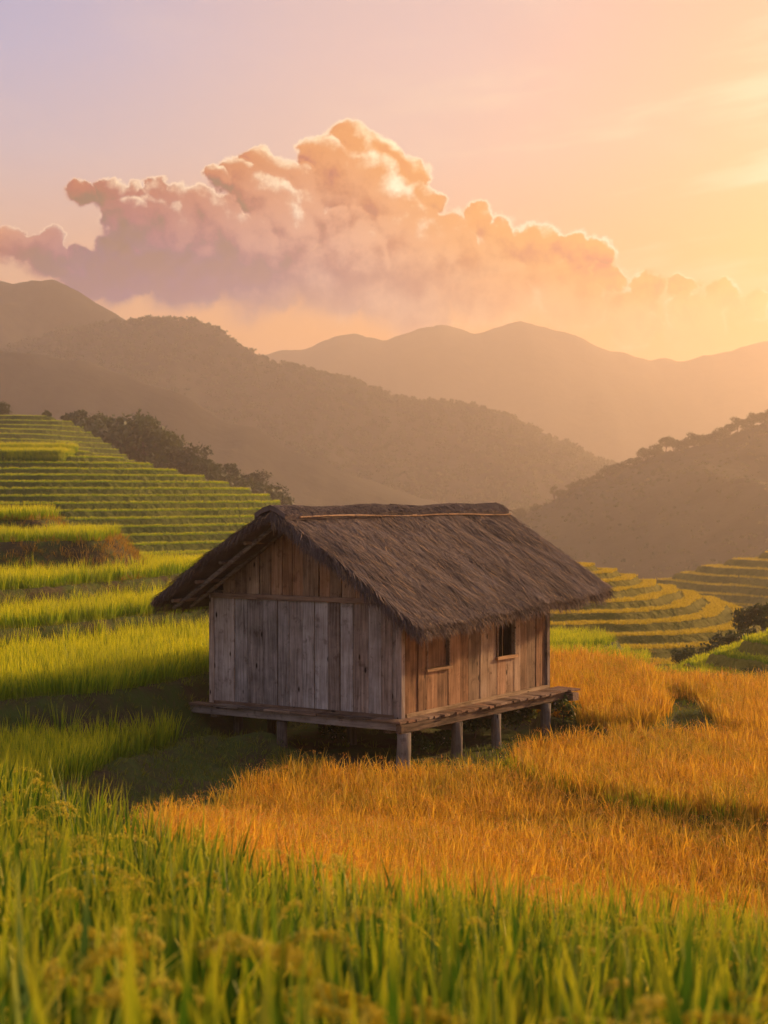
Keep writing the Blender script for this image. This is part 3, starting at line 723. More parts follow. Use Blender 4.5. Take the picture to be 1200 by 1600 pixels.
# ------------------------------------------------------------------ trees
def tree_meshes(seed, H, Wd, kind='round', leaf=.16, nleaf=1500):
    rng = np.random.default_rng(seed)
    mb = MB(); th = H * (.35 if kind == 'bush' else .55)
    bend = rng.normal(size=2) * .04 * H
    mb.tube((0, 0, -.25), (bend[0], bend[1], th), .035 * H, .018 * H, 7, (.5, .5, .5), .02 * H, 4)
    centres = []
    nl = 9 if kind != 'tall' else 7
    for k in range(nl):
        a = k * 2.4 + rng.uniform(-.4, .4); zz = th * rng.uniform(.55, 1.0)
        r = Wd * .5 * rng.uniform(.35, .85); zt = H * rng.uniform(.55, .95) if kind != 'bush' else H * rng.uniform(.35, .85)
        e = (bend[0] + cos(a) * r, bend[1] + sin(a) * r, zt)
        s0 = (bend[0] * zz / th, bend[1] * zz / th, zz)
        mb.tube(s0, e, .014 * H, .005 * H, 5, (.5, .5, .5), .02 * H, 2); centres.append((e, Wd * rng.uniform(.16, .27)))
    centres.append(((bend[0], bend[1], H * .92), Wd * .2))
    out_v = []; cc = []
    for (c, r) in centres:
        n = int(nleaf / len(centres))
        d = rng.normal(size=(n, 3)); d /= np.linalg.norm(d, axis=1)[:, None]
        rad = r * rng.uniform(.35, 1.05, n) ** .6 * (1 + .35 * np.sin(d[:, 0] * 5 + c[0] * 3) * np.sin(d[:, 1] * 6 + c[1]))
        p = np.array(c) + d * rad[:, None] * np.array([1, 1, .72])
        out_v.append(p); cc.append(np.full(n, rng.random()) * .5 + rng.random(n) * .5)
    p = np.vstack(out_v); cc = np.concatenate(cc); n = len(p)
    s = leaf * rng.uniform(.6, 1.3, n)
    e1 = rng.normal(size=(n, 3)); e1 /= np.linalg.norm(e1, axis=1)[:, None]
    e2 = np.cross(e1, rng.normal(size=(n, 3))); e2 /= np.linalg.norm(e2, axis=1)[:, None]
    q = np.stack([p - e1 * s[:, None], p + e2 * s[:, None] * .55, p + e1 * s[:, None], p - e2 * s[:, None] * .55], 1).reshape(-1, 3)
    f = np.arange(4 * n).reshape(-1, 4)
    lf = np.repeat(np.stack([cc, np.full(n, .5), np.zeros(n)], 1), 4, 0)
    return mb, q, f, lf
PROTO = {}
def tree_proto(key, seed, H, Wd, kind, leaf, nleaf):
    mb, q, f, lf = tree_meshes(seed, H, Wd, kind, leaf, nleaf)
    tr = mb.build('trunk', M['bark']); COL.objects.unlink(tr)
    cr = mesh_np('crown', q, f, [M['leaf']], attrs={'lf': lf}, link=False)
    PROTO[key] = (tr.data, cr.data)
for i in range(4): tree_proto(('round', i), 900 + i, 6.0, 5.4, 'round', .20, 2600)
for i in range(3): tree_proto(('tall', i), 920 + i, 7.0, 3.6, 'tall', .19, 1900)
for i in range(3): tree_proto(('bush', i), 940 + i, 3.4, 4.6, 'bush', .17, 2000)
def put_tree(key, loc, s, label, cat, group=None, name='tree', wide=1.0):
    e = empty(name, loc, random.uniform(0, 6.28)); e.scale = (s * wide, s * wide, s)
    for nm, me in zip(('trunk', 'crown'), PROTO[key]):
        c = bpy.data.objects.new(nm, me); COL.objects.link(c); c.parent = e
    return tag(e, label, cat, group)
ORD = ['first', 'second', 'third', 'fourth', 'fifth', 'sixth', 'seventh', 'eighth', 'ninth', 'tenth', 'eleventh', 'twelfth', 'thirteenth', 'fourteenth', 'fifteenth', 'sixteenth', 'seventeenth', 'eighteenth', 'nineteenth', 'twentieth']
ORD += ['twenty ' + o for o in ORD[:9]] + ['thirtieth'] + ['thirty ' + o for o in ORD[:9]] + ['fortieth'] + ['forty ' + o for o in ORD[:9]]
def surf_z(S, x, y):
    Xw, Yw, Zw = S; k = np.argmin((Xw - x) ** 2 + (Yw - y) ** 2); return float(Zw.ravel()[k])
# row of trees beyond the left terraces: (px, top y, kind)
row = [(133, 641, 'tall'), (150, 652, 'round'), (170, 662, 'bush'), (186, 660, 'round'), (206, 676, 'bush'), (228, 655, 'round'), (247, 672, 'round'), (264, 696, 'bush'), (284, 703, 'round'), (306, 718, 'bush'), (322, 726, 'round'), (340, 742, 'bush'), (366, 724, 'tall'), (380, 752, 'bush'), (396, 741, 'round'), (414, 760, 'bush')]
for i, (px, ty, kd) in enumerate(row):
    dist = 290 + 9 * sin(i * 2.3); x = (px - 600) / F * dist
    zt = HC + (HY - ty) / F * dist; zg = surf_z(RL, x, dist) - .3
    key = (kd, i % 3); H = {'round': 6.0, 'tall': 7.0, 'bush': 3.4}[kd]
    s = max(.5, (zt - zg) / H)
    put_tree(key, (x, dist, zg), s, f'{ORD[i]} tree from the left in the dark row above the left terraces', 'tree', 'trees beyond the left terraces', wide=1.15 if kd != 'tall' else 1.0)
for j, (px, ty, lab) in enumerate([(6, 628, 'small tree at the very left edge on the high knoll'), (74, 641, 'lone round bush on the far upper left terrace'), (104, 655, 'low bush between the lone round bush and the tree row')]):
    d = 243; zt = HC + (HY - ty) / F * d; x = (px - 600) / F * d
    zg = float(HLT(np.array([x]), np.array([242.]))[0][0]) - .2
    put_tree(('bush', j), (x, 242, zg), max(.4, (zt - zg) / 3.4) * .9, lab, 'tree' if j == 0 else 'bush', wide=.8, name='tree' if j == 0 else 'bush')
# trees along the ridge of the right hill
rt = []
rp = [(812, 12), (836, 10), (866, 24), (880, 10), (895, 8), (908, 9), (922, 10), (935, 8), (948, 13), (960, 8), (972, 7), (985, 9), (996, 9), (1005, 17), (1016, 12), (1027, 14), (1040, 20), (1052, 17), (1063, 12), (1074, 14), (1084, 18), (1095, 14), (1106, 12), (1117, 12), (1128, 16), (1140, 17), (1153, 20), (1166, 14), (1178, 19), (1190, 14), (1204, 16), (1220, 15)]
for i, (px, hp) in enumerate(rp):
    d = 640; x = (px - 600) / F * d; zg = surf_z(RR, x, d) - 1.1
    H = (hp + 6) / F * d; kd = 'tall' if hp > 22 else ('round' if hp > 16 else 'bush')
    s = H / {'round': 6.0, 'tall': 7.0, 'bush': 3.4}[kd]
    put_tree((kd, i % 3), (x, d, zg), s, f'{ORD[i]} tree from the left along the ridge of the right hill', 'tree', 'trees along the right hill ridge')
# shrubs and small trees at the right edge of the valley
sh = [(1190, 944, 71, 'tall', 'young tree at the right edge above the small low terraces'),
      (1166, 992, 68, 'bush', 'dark shrub left of the young tree at the right edge'),
      (1142, 1006, 67, 'bush', 'dark shrub at the tip of the golden spur'),
      (1114, 1010, 65, 'bush', 'lowest dark shrub on the slope below the golden spur'),
      (1080, 1014, 66, 'bush', 'yellowish shrub against the foot of the golden terraces'),
      (1190, 1002, 66, 'round', 'rounded shrub just above the low terraces at right'),
      (1178, 1046, 52, 'bush', 'small shrub beside the small low terraces at right'),
      (1098, 1030, 62, 'bush', 'shrub in the hollow between the green plots and the dark slope')]
for i, (px, ty, d, kd, lab) in enumerate(sh):
    x = (px - 600) / F * d; zt = HC - (ty - HY) / F * d
    zb = max(float(height(np.array([x]), np.array([float(d)]))[0]), float(HLR(np.array([x]), np.array([float(d)]))[0][0]) if x > 10.6 and d < 68 else -99) - .15
    s = max(.15, (zt - zb) / {'round': 6.0, 'tall': 7.0, 'bush': 3.4}[kd])
    put_tree((kd, i % 3), (x, d, zb), s, lab, 'tree' if kd == 'tall' else 'shrub', name='tree' if kd == 'tall' else 'shrub', wide=1.15 if kd == 'bush' else .9)
# woods on the slopes: far-off mass
FW = bpy.data.collections.new('wood_clumps')
for i in range(3):
    _, q, f, lf = tree_meshes(970 + i, 4.0, 5.5, 'bush', .8, 130)
    FW.objects.link(mesh_np('clump', q, f, [M['leaf']], attrs={'lf': lf}, link=False))
def woods(S, label, n, seed, smin, smax, qlo=.0, hi=.62):
    Xw, Yw, Zw = S; rng = np.random.default_rng(seed); ny, nx = Xw.shape
    r = rng.uniform(.22, hi, n) if not qlo else rng.uniform(qlo, hi, n)
    ii = r * (ny - 1); jj = rng.uniform(0, nx - 1.01, n); i0 = ii.astype(int); j0 = jj.astype(int); fi = ii - i0; fj = jj - j0
    def g(A): return (A[i0, j0] * (1 - fi) + A[i0 + 1, j0] * fi) * (1 - fj) + (A[i0, j0 + 1] * (1 - fi) + A[i0 + 1, j0 + 1] * fi) * fj
    scatter('woodland', label, 'woodland', g(Xw), g(Yw), g(Zw) - .6, FW, smin, smax, 3, rng, .1)
woods(RR, 'scrub and woods covering the right hill', 6000, 3, .12, .32, .03, .53)
woods(RM, 'woods covering the long ridge at left', 9000, 4, .4, .9, .05, .53)
woods(RL, 'undergrowth below the row of trees at left', 1500, 6, .2, .5)

# ------------------------------------------------------------------ the hut
hut = empty('wooden_hut', (HUT_O[0], HUT_O[1], 0), R(57.0))
tag(hut, 'weathered wooden hut on short posts with a thick brown thatched roof', 'hut')
ZD, LX, LY, ZB = .745, 4.92, 3.75, 2.55
YR = LY / 2
rng = np.random.default_rng(44)
def under_roof(y):        # underside of the thatch over the gable at local y
    return 3.86 - abs(y - YR) * .65
def gpx(px):              # local y on the gable of a photo column
    k = (px - 600) / F; return (.26 - 26 * k) / (.8387 + .5446 * k)
def spx(px):              # local x on the long wall of a photo column
    k = (px - 600) / F; return (26 * k - .26) / (.5446 - .8387 * k)
# front gable wall: lower boards, then upper boards
g_ = [gpx(p) for p in (625, 615, 597, 577, 553, 533, 514, 493, 474, 453, 435, 413, 388, 368, 357, 332)]
g_[0] = .03; g_[-1] = LY - .03
mb = MB()
for a, b in zip(g_[:-1], g_[1:]):
    dx = rng.uniform(-.012, .012); gap = rng.uniform(.003, .009)
    zt = min(ZB - .04, under_roof(a), under_roof(b))
    p = [[dx - .03, a + gap, ZD + rng.uniform(-.02, .0)], [dx, a + gap, ZD - .01], [dx, b - gap, ZD - .01], [dx - .03, b - gap, ZD - rng.uniform(0, .02)]]
    zt2 = ZB - .045
    p2 = [[q[0], q[1], min(zt2, under_roof(q[1]))] for q in p]
    mb.hexa(np.array([p[0], p[3], p[2], p[1]] + [p2[0], p2[3], p2[2], p2[1]])[[0, 3, 2, 1, 4, 7, 6, 5]], (rng.random(), rng.random() * .7, rng.random()))
gw = mb.build('gable_wall', M['wall_grey'], hut)
gu = sorted([gpx(p) for p in (350, 368, 388, 407, 425, 442, 458, 475, 500, 517, 535, 557, 580, 600)])
mb = MB()
for a, b in zip(gu[:-1], gu[1:]):
    dx = rng.uniform(-.012, .012) - .005; gap = rng.uniform(.004, .012)
    P8 = []
    for (x, y) in ((dx - .028, a + gap), (dx, a + gap), (dx, b - gap), (dx - .028, b - gap)): P8.append([x, y, ZB + .03])
    for (x, y) in ((dx - .028, a + gap), (dx, a + gap), (dx, b - gap), (dx - .028, b - gap)): P8.append([x, y, max(ZB + .04, under_roof(y))])
    mb.hexa(np.array(P8), (rng.random(), .35 + .65 * rng.random(), rng.random()))
tag(mb.build('gable_boards', M['wall_warm'], hut), 'browner boards of the gable above the cross beam')
# back gable (plain boards)
mb = MB(); e = np.linspace(.03, LY - .03, 18)
for a, b in zip(e[:-1], e[1:]):
    P8 = [[x, y, ZD] for x, y in ((LX - .03, a + .004), (LX, a + .004), (LX, b - .004), (LX - .03, b - .004))]
    P8 += [[x, y, under_roof(y)] for x, y in ((LX - .03, a + .004), (LX, a + .004), (LX, b - .004), (LX - .03, b - .004))]
    mb.hexa(np.array(P8))
mb.build('back_wall', M['wall_warm'], hut)
# long walls
WINS = [(spx(667), spx(700)), (spx(777), spx(803))]
ZS, ZT = 1.44, 2.22
ZW = 2.60
e = [.0] + [spx(p) for p in (641, 653, 667, 683, 700, 719, 732, 750, 763, 777, 790, 803, 813, 823, 838, 848)] + [LX - .05]
e[0] = .05
mb = MB()
for a, b in zip(e[:-1], e[1:]):
    dy = rng.uniform(-.010, .010); gap = rng.uniform(.003, .008); c = (rng.random(), .3 + .7 * rng.random(), rng.random())
    win = any(a >= w0 - .02 and b <= w1 + .02 for w0, w1 in WINS)
    if win:
        mb.box(a + gap, b - gap, dy, dy + .03, ZD, ZS - .01, c); mb.box(a + gap, b - gap, dy, dy + .03, ZT + .01, ZW, c)
    else: mb.box(a + gap, b - gap, dy, dy + .03, ZD, ZW, c)
tag(mb.build('side_wall', M['wall_warm'], hut), 'warm brown plank wall with two windows')
mb = MB(); e2 = np.linspace(.03, LX - .03, 22)
for a, b in zip(e2[:-1], e2[1:]): mb.box(a + .004, b - .004, LY - .03, LY + rng.uniform(-.005, .005), ZD, ZW)
mb.build('side_wall', M['wall_grey'], hut)
# windows
for i, (w0, w1) in enumerate(WINS):
    fr = MB(); t_ = .035
    fr.box(w0 - t_, w0, -.028, .05, ZS - .005, ZT + .05, jit=.004); fr.box(w1, w1 + t_, -.026, .05, ZS - .005, ZT + .05, jit=.004)
    fr.box(w0, w1, -.022, .05, ZT, ZT + .05)
    w = fr.build('window', M['beam_x'], hut)
    tag(w, ['near window closed by brown boards', 'far window standing open and dark'][i])
    sl = MB(); sl.box(w0 - .06, w1 + .06, -.055, .045, ZS - .05, ZS - .006, jit=.004); sl.build('sill', M['bamboo'], w)
    if i == 0:
        s_ = MB(); n_ = 3
        for k in range(n_): s_.box(w0 + .006 + (w1 - w0 - .01) * k / n_, w0 + (w1 - w0 - .01) * (k + 1) / n_, .035, .055, ZS, ZT, (rng.random() * .4, .8, rng.random()))
        s_.build('shutter', M['wall_warm'], w)
    else:
        s_ = MB(); s_.box(w0 + .01, w0 + .03, .05, .40, ZS + .02, ZT - .01, (.1, .5, .5)); s_.build('shutter', M['wall_warm'], w)
# corner posts
for (x, y) in ((.02, .02), (LX - .03, .02), (.02, LY - .03), (LX - .03, LY - .03)):
    c = MB(); s_ = .05; ox = -.014 if x < 1 else .014; oy = -.014 if y < 1 else .014
    c.box(x - s_ + ox, x + s_ + ox, y - s_ + oy, y + s_ + oy, ZD - .06, ZW - .03, jit=.003); c.build('corner_post', M['wall_grey'], hut, .004)
# cross beam on the gable, base rails
b_ = MB(); b_.box(-.075, -.0335, .35, LY - .02, ZB - .05, ZB + .035, jit=.006); tag(b_.build('cross_beam', M['beam_y'], hut, .004), 'horizontal beam across the gable')
b_ = MB(); b_.box(-.06, -.0335, .1, LY - .08, ZD - .02, ZD + .035, jit=.004); b_.build('base_rail', M['beam_y'], hut)
b_ = MB(); b_.box(.11, LX + .02, -.05, -.0125, ZD - .02, ZD + .045, jit=.004); b_.build('base_rail', M['bamboo'], hut)
# floor, porch deck
b_ = MB(); b_.box(-.07, LX + .02, .03, LY + .25, ZD - .09, ZD - .048)
b_.build('floor', M['beam_y'], hut)
b_ = MB()
for k in range(8): b_.box(-.27, -.07, -.15 + (LY + .45) * k / 8, -.15 + (LY + .45) * (k + 1) / 8 - .012, ZD - .043, ZD - .012, jit=.008)
tag(b_.build('front_ledge', M['beam_y'], hut), 'narrow ledge of boards under the gable wall')
b_ = MB(); x = -.36
while x < 5.18:
    w_ = rng.uniform(.13, .24); q = (x + .36) / 5.5
    o0 = .24 + .27 * q + rng.uniform(-.035, .035)
    dz = rng.uniform(-.008, .010)
    sk = rng.uniform(-.015, .015)
    b_.hexa(np.array([[x, -o0, ZD - .055 + dz], [x + w_, -o0 + sk, ZD - .055 + dz], [x + w_ + sk, -.055, ZD - .045], [x + sk, -.055, ZD - .045], [x, -o0, ZD - .02 + dz], [x + w_, -o0 + sk, ZD - .02 + dz], [x + w_ + sk, -.055, ZD - .012], [x + sk, -.055, ZD - .012]]))
    x += w_ + rng.uniform(.010, .02)
tag(b_.build('porch_deck', M['deck'], hut), 'narrow porch of short crosswise boards along the long wall')
# floor beams
b_ = MB(); b_.box(-.22, -.08, -.16, LY + .30, ZD - .18, ZD - .047, jit=.006); tag(b_.build('floor_beam', M['beam_y'], hut, .008), 'thick front floor beam')
b_ = MB(); b_.hexa(np.array([[-.33, -.22, ZD - .20], [5.0, -.40, ZD - .19], [5.0, -.30, ZD - .19], [-.33, -.12, ZD - .20], [-.33, -.22, ZD - .062], [5.0, -.40, ZD - .06], [5.0, -.30, ZD - .06], [-.33, -.12, ZD - .062]])); b_.build('floor_beam', M['beam_x'], hut, .006)
b_ = MB(); b_.box(-.13, LX + .15, .10, .24, ZD - .24, ZD - .095, jit=.006); b_.build('floor_beam', M['beam_x'], hut, .006)
b_ = MB(); b_.box(-.13, LX + .15, LY - .2, LY - .06, ZD - .24, ZD - .095, jit=.006); b_.build('floor_beam', M['beam_x'], hut, .006)
for xx in (1.45, 3.0, 4.55):
    b_ = MB(); b_.box(xx - .06, xx + .06, -.10, LY + .1, ZD - .355, ZD - .245, jit=.006); b_.build('floor_joist', M['beam_y'], hut, .006)
b_ = MB(); b_.box(4.86, 5.06, -.56, -.05, ZD - .21, ZD - .075, jit=.01); b_.build('floor_joist', M['beam_y'], hut)
# posts
def post(x, y, top, r):
    X = HUT_O[0] + x * CU - y * SU; Y = HUT_O[1] + x * SU + y * CU
    zg = float(height(np.array([X]), np.array([Y]))[0])
    b = MB(); b.tube((x, y, min(-.15, zg - .15)), (x + rng.uniform(-.01, .01), y, top), r, r * .93, 14, None, .004, 5)
    o = b.build('post', M['post'], hut)
    for p in o.data.polygons: p.use_smooth = len(p.vertices) == 4
    return o
post(-.18, -.17, ZD - .20, .115); post(1.33, -.235, ZD - .20, .095); post(2.55, -.285, ZD - .20, .085); post(4.25, -.335, ZD - .20, .095)
post(-.13, 2.2, ZD - .20, .09); post(.5, 3.6, ZD - .24, .09)
for xx in (1.45, 3.0, 4.55):
    for yy in (1.9, 3.6): post(xx, yy, ZD - .36, .08)
# roof: thatch body
roof = empty('roof', (0, 0, 0)); roof.parent = hut
X0R, X1R, ZR = -.86, 6.36, 4.02
def w_right(x): return np.interp(x, [X0R, 0, 3, X1R], [2.72, 2.68, 2.56, 2.42])
def w_left(x): return np.interp(x, [X0R, 3, X1R], [2.42, 2.45, 2.45])
def roof_z(s, x):      # s signed cross distance from the ridge, right negative
    a = np.abs(s); z = ZR - .645 * a + .03 * np.sin(np.clip(a / 2.5, 0, 1) * pi) - .05 * np.exp(-(a / .12) ** 2)
    return z + .06 * fbm(x * .8 + 3, s * .8, 71, 3) + .045 * fbm(x * 3, s * 2.0, 72, 3)
nx, ns = 110, 61
xs = np.linspace(X0R, X1R, nx); sp = np.linspace(-1, 1, ns)
XG, SG = np.meshgrid(xs, sp, indexing='ij')
edge_wob = .035 * fbm(XG * 1.7, SG * 0 + 2, 73, 4)
S = np.where(SG < 0, SG * (w_right(XG) + edge_wob), SG * (w_left(XG) + edge_wob))
xo = np.where(XG < X0R + .01, -.03 * fbm(SG * 9, SG * 0, 74, 3) * 2, 0) + np.where(XG > X1R - .01, .05 * fbm(SG * 7, SG * 0, 75, 3), 0)
top = np.stack([XG + xo, YR + S, roof_z(S, XG)], -1)
fr_ = np.exp(-((XG - X0R) / .5) ** 2)
thick = (.17 + .05 * fbm(XG * 2, S * 2, 76, 2)) * (1 - fr_ * np.where(SG > 0, .55, .25)) * (1 - .35 * np.abs(SG) ** 4)
bot = top.copy(); bot[..., 2] -= thick / cos(R(35)); bot[..., 1] = YR + S * .975
n0 = nx * ns
ft = grid_faces(nx, ns); fb_ = ft[:, ::-1] + n0
ring = [(i, 0) for i in range(nx)] + [(nx - 1, j) for j in range(1, ns)] + [(i, ns - 1) for i in range(nx - 2, -1, -1)] + [(0, j) for j in range(ns - 2, 0, -1)]
ri = np.array([i * ns + j for i, j in ring]); rj = np.roll(ri, -1)
fe = np.stack([ri, ri + n0, rj + n0, rj], 1)
vv = np.vstack([top.reshape(-1, 3), bot.reshape(-1, 3)])
vals = rng.random((len(vv), 1)) * .3 + .3
# straw
st_v, st_f, st_c, nn = [vv], [np.vstack([ft, fb_, fe])], [np.hstack([vals, vals * 0, vals])], len(vv)
def strands(p, d, L, w, up, bendz, r1, r2):
    """p start, d unit direction, up lift normal; 3 cross rows"""
    global nn
    n = len(p); side = np.cross(d, up); side /= np.linalg.norm(side, axis=1)[:, None] + 1e-9
    rowsv = []
    for k, q in enumerate((0, .5, 1.0)):
        c = p + d * (L * q)[:, None] + up * (np.sin(q * pi * .8) * .018) + np.array([0, 0, -1.]) * (bendz * q * q)[:, None]
        ww = (w * (1, .85, .25)[k])[:, None]
        rowsv += [c - side * ww, c + side * ww]
    v = np.stack(rowsv, 1).reshape(-1, 3)
    b = (np.arange(n) * 6)[:, None]
    f = np.concatenate([b + np.array([[0, 1, 3, 2]]), b + np.array([[2, 3, 5, 4]])], 0) + nn
    st_v.append(v); st_f.append(f); st_c.append(np.repeat(np.stack([r1, r2, r1], 1), 6, 0)); nn += len(v)
def slope_strands(n, side, lo=0.0, hi=1.0, Lr=(.18, .42), lift=.012):
    x = rng.uniform(X0R - .01, X1R + .02, n); q = rng.uniform(lo, hi, n)
    w = w_right(x) if side < 0 else w_left(x); s = side * q * w
    z = roof_z(s, x) + rng.uniform(0, lift, n)
    p = np.stack([x, YR + s, z], 1)
    jit = rng.normal(size=n) * .42 + .22 * fbm(x * 1.1, s * 1.3, 88, 2)
    sl = -.70 + .0 * x
    d = np.stack([jit, np.full(n, float(side)), sl + rng.normal(size=n) * .06], 1); d /= np.linalg.norm(d, axis=1)[:, None]
    up = np.tile([0, side * .57, .82], (n, 1)) + rng.normal(size=(n, 3)) * .15
    L = rng.uniform(*Lr, n) * np.clip((1 - q) * w / .3 + .25, .25, 1)
    col = np.clip(.52 + .7 * fbm(x * 2.3 + s * .6, s * 1.2, 89, 4) + rng.normal(size=n) * .26, 0, 1)
    strands(p, d, L, rng.uniform(.003, .011, n), up, np.zeros(n), col, rng.random(n))
slope_strands(36000, -1); slope_strands(16000, 1)
def eave_fringe(n, side):
    x = rng.uniform(X0R, X1R, n); w = (w_right(x) if side < 0 else w_left(x)) - rng.uniform(0, .18, n)
    s = side * w; dep = rng.uniform(0, 1, n)
    z = roof_z(s, x) - dep * .17
    p = np.stack([x, YR + s, z], 1)
    d = np.stack([rng.normal(size=n) * .25, np.full(n, side * .75) + rng.normal(size=n) * .2, -.8 + rng.normal(size=n) * .25], 1); d /= np.linalg.norm(d, axis=1)[:, None]
    clump = vnoise(x * 7, s * 0, 95)
    L = rng.uniform(.05, .16, n) * (.5 + .9 * clump) + (rng.random(n) < .03) * .1
    col = np.clip(.55 + rng.normal(size=n) * .22, 0, 1)
    strands(p, d, L, rng.uniform(.003, .007, n), np.tile([0, side * .3, .9], (n, 1)) + rng.normal(size=(n, 3)) * .3, rng.uniform(.0, .08, n), col, rng.uniform(.3, 1, n))
eave_fringe(12000, -1); eave_fringe(7000, 1)
def rake_fringe(n, xe, dirx):
    q = rng.uniform(-1, 1, n); w = np.where(q < 0, w_right(xe), w_left(xe)); s = q * w
    x = xe + dirx * rng.uniform(-.10, .03, n); dep = rng.random(n)
    z = roof_z(s, np.full(n, xe)) - dep * np.where(q > 0, .08, .15) + .01
    p = np.stack([x, YR + s, z], 1); sg = np.sign(q)
    d = np.stack([dirx * rng.uniform(.05, .8, n), sg * .55 + rng.normal(size=n) * .25, -.75 + rng.normal(size=n) * .2], 1); d /= np.linalg.norm(d, axis=1)[:, None]
    clump = vnoise(s * 6, s * 0, 96)
    L = (rng.uniform(.06, .20, n) * (.5 + 1.0 * clump) + (rng.random(n) < .04) * .12) * np.where(q > 0, .42, .95)
    strands(p, d, L, rng.uniform(.003, .007, n), rng.normal(size=(n, 3)), rng.uniform(0, .08, n), np.clip(.5 + rng.normal(size=n) * .25, 0, 1), rng.random(n))
rake_fringe(11000, X0R, -1); rake_fringe(5000, X1R, 1)
th = mesh_np('thatch', np.vstack(st_v), np.vstack(st_f), [M['thatch']], attrs={'pc': np.vstack(st_c)}, parent=roof)
# ridge cap: bundle of darker straw laid over the ridge
st_v, st_f, st_c, nn = [], [], [], 0
xs2 = np.linspace(X0R - .03, X1R + .03, 90); an = np.linspace(-1, 1, 13)
XA, AA = np.meshgrid(xs2, an, indexing='ij')
wc = .30 + .04 * fbm(XA * 2, AA * 0, 98, 3)
sA = AA * wc; zA = ZR - .60 * np.abs(sA) + .075 - .05 * np.exp(-(sA / .10) ** 2) + .035 * fbm(XA * 1.6, AA * .5, 97, 3)
capv = np.stack([XA, YR + sA, zA], -1); capb = capv.copy(); capb[..., 2] -= .08
n0 = XA.size; ring = [(i, 0) for i in range(90)] + [(89, j) for j in range(1, 13)] + [(i, 12) for i in range(88, -1, -1)] + [(0, j) for j in range(11, 0, -1)]
ri = np.array([i * 13 + j for i, j in ring]); rj = np.roll(ri, -1)
fcap = grid_faces(90, 13)
cv = np.vstack([capv.reshape(-1, 3), capb.reshape(-1, 3)])
st_v.append(cv); st_f.append(np.vstack([fcap, fcap[:, ::-1] + n0, np.stack([ri, ri + n0, rj + n0, rj], 1)])); st_c.append(np.tile([.25, 0, .2], (len(cv), 1))); nn = len(cv)
n = 7000; x = rng.uniform(X0R - .03, X1R + .03, n); a = rng.uniform(-1, 1, n); s = a * .30
z = ZR - .60 * np.abs(s) + .078 - .05 * np.exp(-(s / .10) ** 2) + .035 * fbm(x * 1.6, a * .5, 97, 3)
sg = np.where(a < 0, -1.0, 1.0)
d = np.stack([rng.normal(size=n) * .5, sg * 1.0, np.full(n, -.6)], 1); d /= np.linalg.norm(d, axis=1)[:, None]
strands(np.stack([x, YR + s, z], 1), d, rng.uniform(.05, .17, n), rng.uniform(.003, .007, n), np.tile([0, 0, 1.], (n, 1)) + rng.normal(size=(n, 3)) * .2, rng.uniform(0, .03, n), np.clip(.32 + rng.normal(size=n) * .18, 0, 1), rng.random(n) * .9)
tag(mesh_np('ridge_cap', np.vstack(st_v), np.vstack(st_f), [M['thatch']], attrs={'pc': np.vstack(st_c)}, parent=roof), 'darker straw roll along the ridge')
# bamboo strips tied beside the ridge
for (xa, xb, s0, dz) in ((-.55, 2.9, -.34, .035), (2.75, 6.3, -.36, .03)):
    b = MB(); za = -.004 + float(ZR - .645 * abs(s0) + dz + .035)
    b.tube((xa, YR + s0, za), (xb, YR + s0 - .02, za + .0), .013, .010, 8, None, .016, 14); b.build('ridge_pole', M['bamboo'], roof)
b = MB(); b.tube((-.5, YR + .35, ZR - .21), (6.3, YR + .35, ZR - .21), .017, .013, 8, None, .012, 14); b.build('ridge_pole', M['bamboo'], roof)
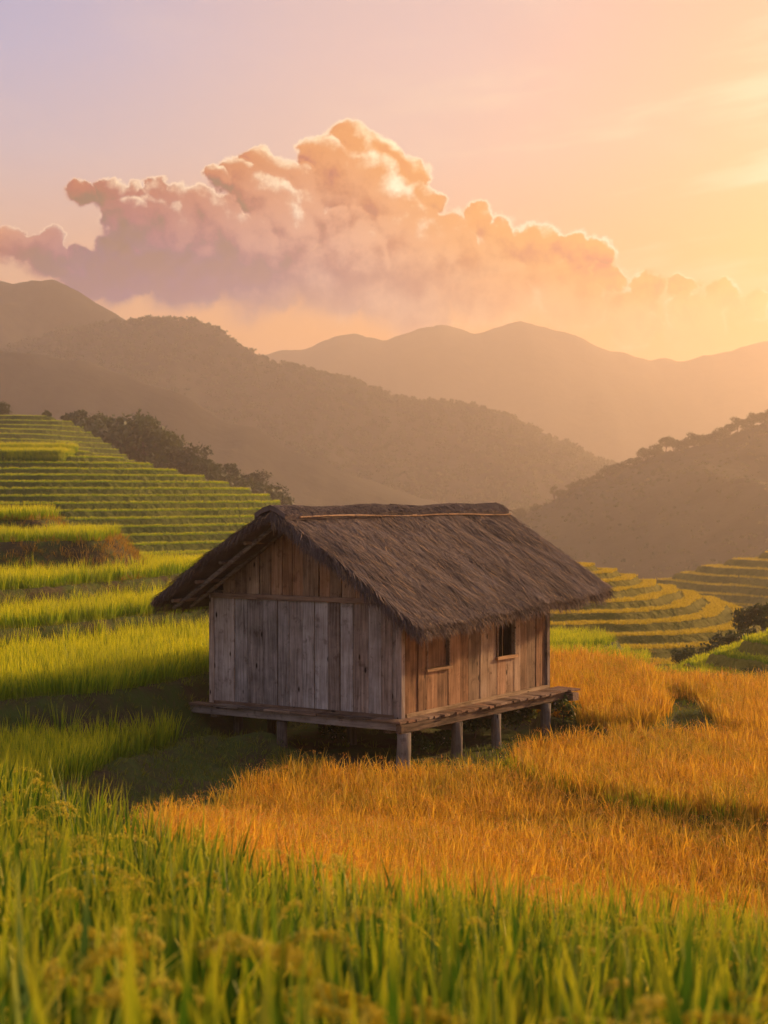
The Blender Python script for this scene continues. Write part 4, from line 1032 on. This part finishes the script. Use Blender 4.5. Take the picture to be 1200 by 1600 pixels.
# rafters at both rakes, purlins under the thatch
for xx in (-.55, -.045 - .08, 1.6, 3.3, LX + .06, 6.0):
    for sg in (-1, 1):
        b = MB(); L_ = 2.25
        z0 = 3.86 - .035; b.tube((xx, YR + sg * .02, z0 - .03), (xx, YR + sg * L_, z0 - .03 - L_ * .65), .04, .035, 8, None, .01, 4); b.build('rafter', M['beam_y'], roof)
for sg in (-1, 1):
    for sd_ in (.12, .62, 1.12, 1.62, 2.12):
        b = MB(); z_ = 3.86 - .65 * sd_ - .015
        b.tube((-.74, YR + sg * sd_, z_), (6.2, YR + sg * sd_, z_), .03, .026, 7, None, .008, 6); b.build('purlin', M['beam_x'], roof)

# shrubs under and behind the porch
for i, (px, py, s, lab) in enumerate([(742, 1150, .16, 'leafy weed behind the third post under the porch'), (805, 1140, .15, 'leafy weed between the two rear porch posts'), (765, 1135, .17, 'pale flowering shrub deep under the porch'), (700, 1170, .10, 'small weed at the foot of the second post'), (880, 1142, .13, 'green clump right of the last porch post'), (520, 1160, .09, 'small weed in the dark under the gable'), (655, 1180, .09, 'small weed beside the corner post')]):
    yg = F * HC / (py - HY); xg = (px - 600) / F * yg
    zg = float(height(np.array([xg]), np.array([yg]))[0])
    mb, q, f, lf = tree_meshes(1200 + i, 3.4, 4.6, 'bush', .30, 900)
    lf[:, 2] = (np.repeat(np.random.default_rng(i).random(len(lf) // 4), 4) < (.10 if i == 2 else .02))
    e = empty('weed' if i != 2 else 'shrub', (xg, yg, zg)); e.scale = (s, s, s)
    st = mb.build('stem', M['bark'], e); mesh_np('leaves', q, f, [M['leaf_shrub']], attrs={'lf': lf}, parent=e)
    tag(e, lab, 'weed' if i != 2 else 'shrub')

# ------------------------------------------------------------------ haze
hz, q = new_mat('haze')
pv = q.node('ShaderNodeVolumePrincipled'); pv.inputs['Color'].default_value = (1.0, .86, .76, 1)
pv.inputs['Density'].default_value = .00055; pv.inputs['Anisotropy'].default_value = .70
o_ = q.node('ShaderNodeOutputMaterial'); q.l.new(pv.outputs[0], o_.inputs['Volume'])
b = MB(); b.box(-4600, 4600, -90, 5200, -75, 205, (0, 0, 0))
haze = b.build('haze', hz); tag(haze, 'warm evening haze filling the valley', 'haze', kind='stuff')
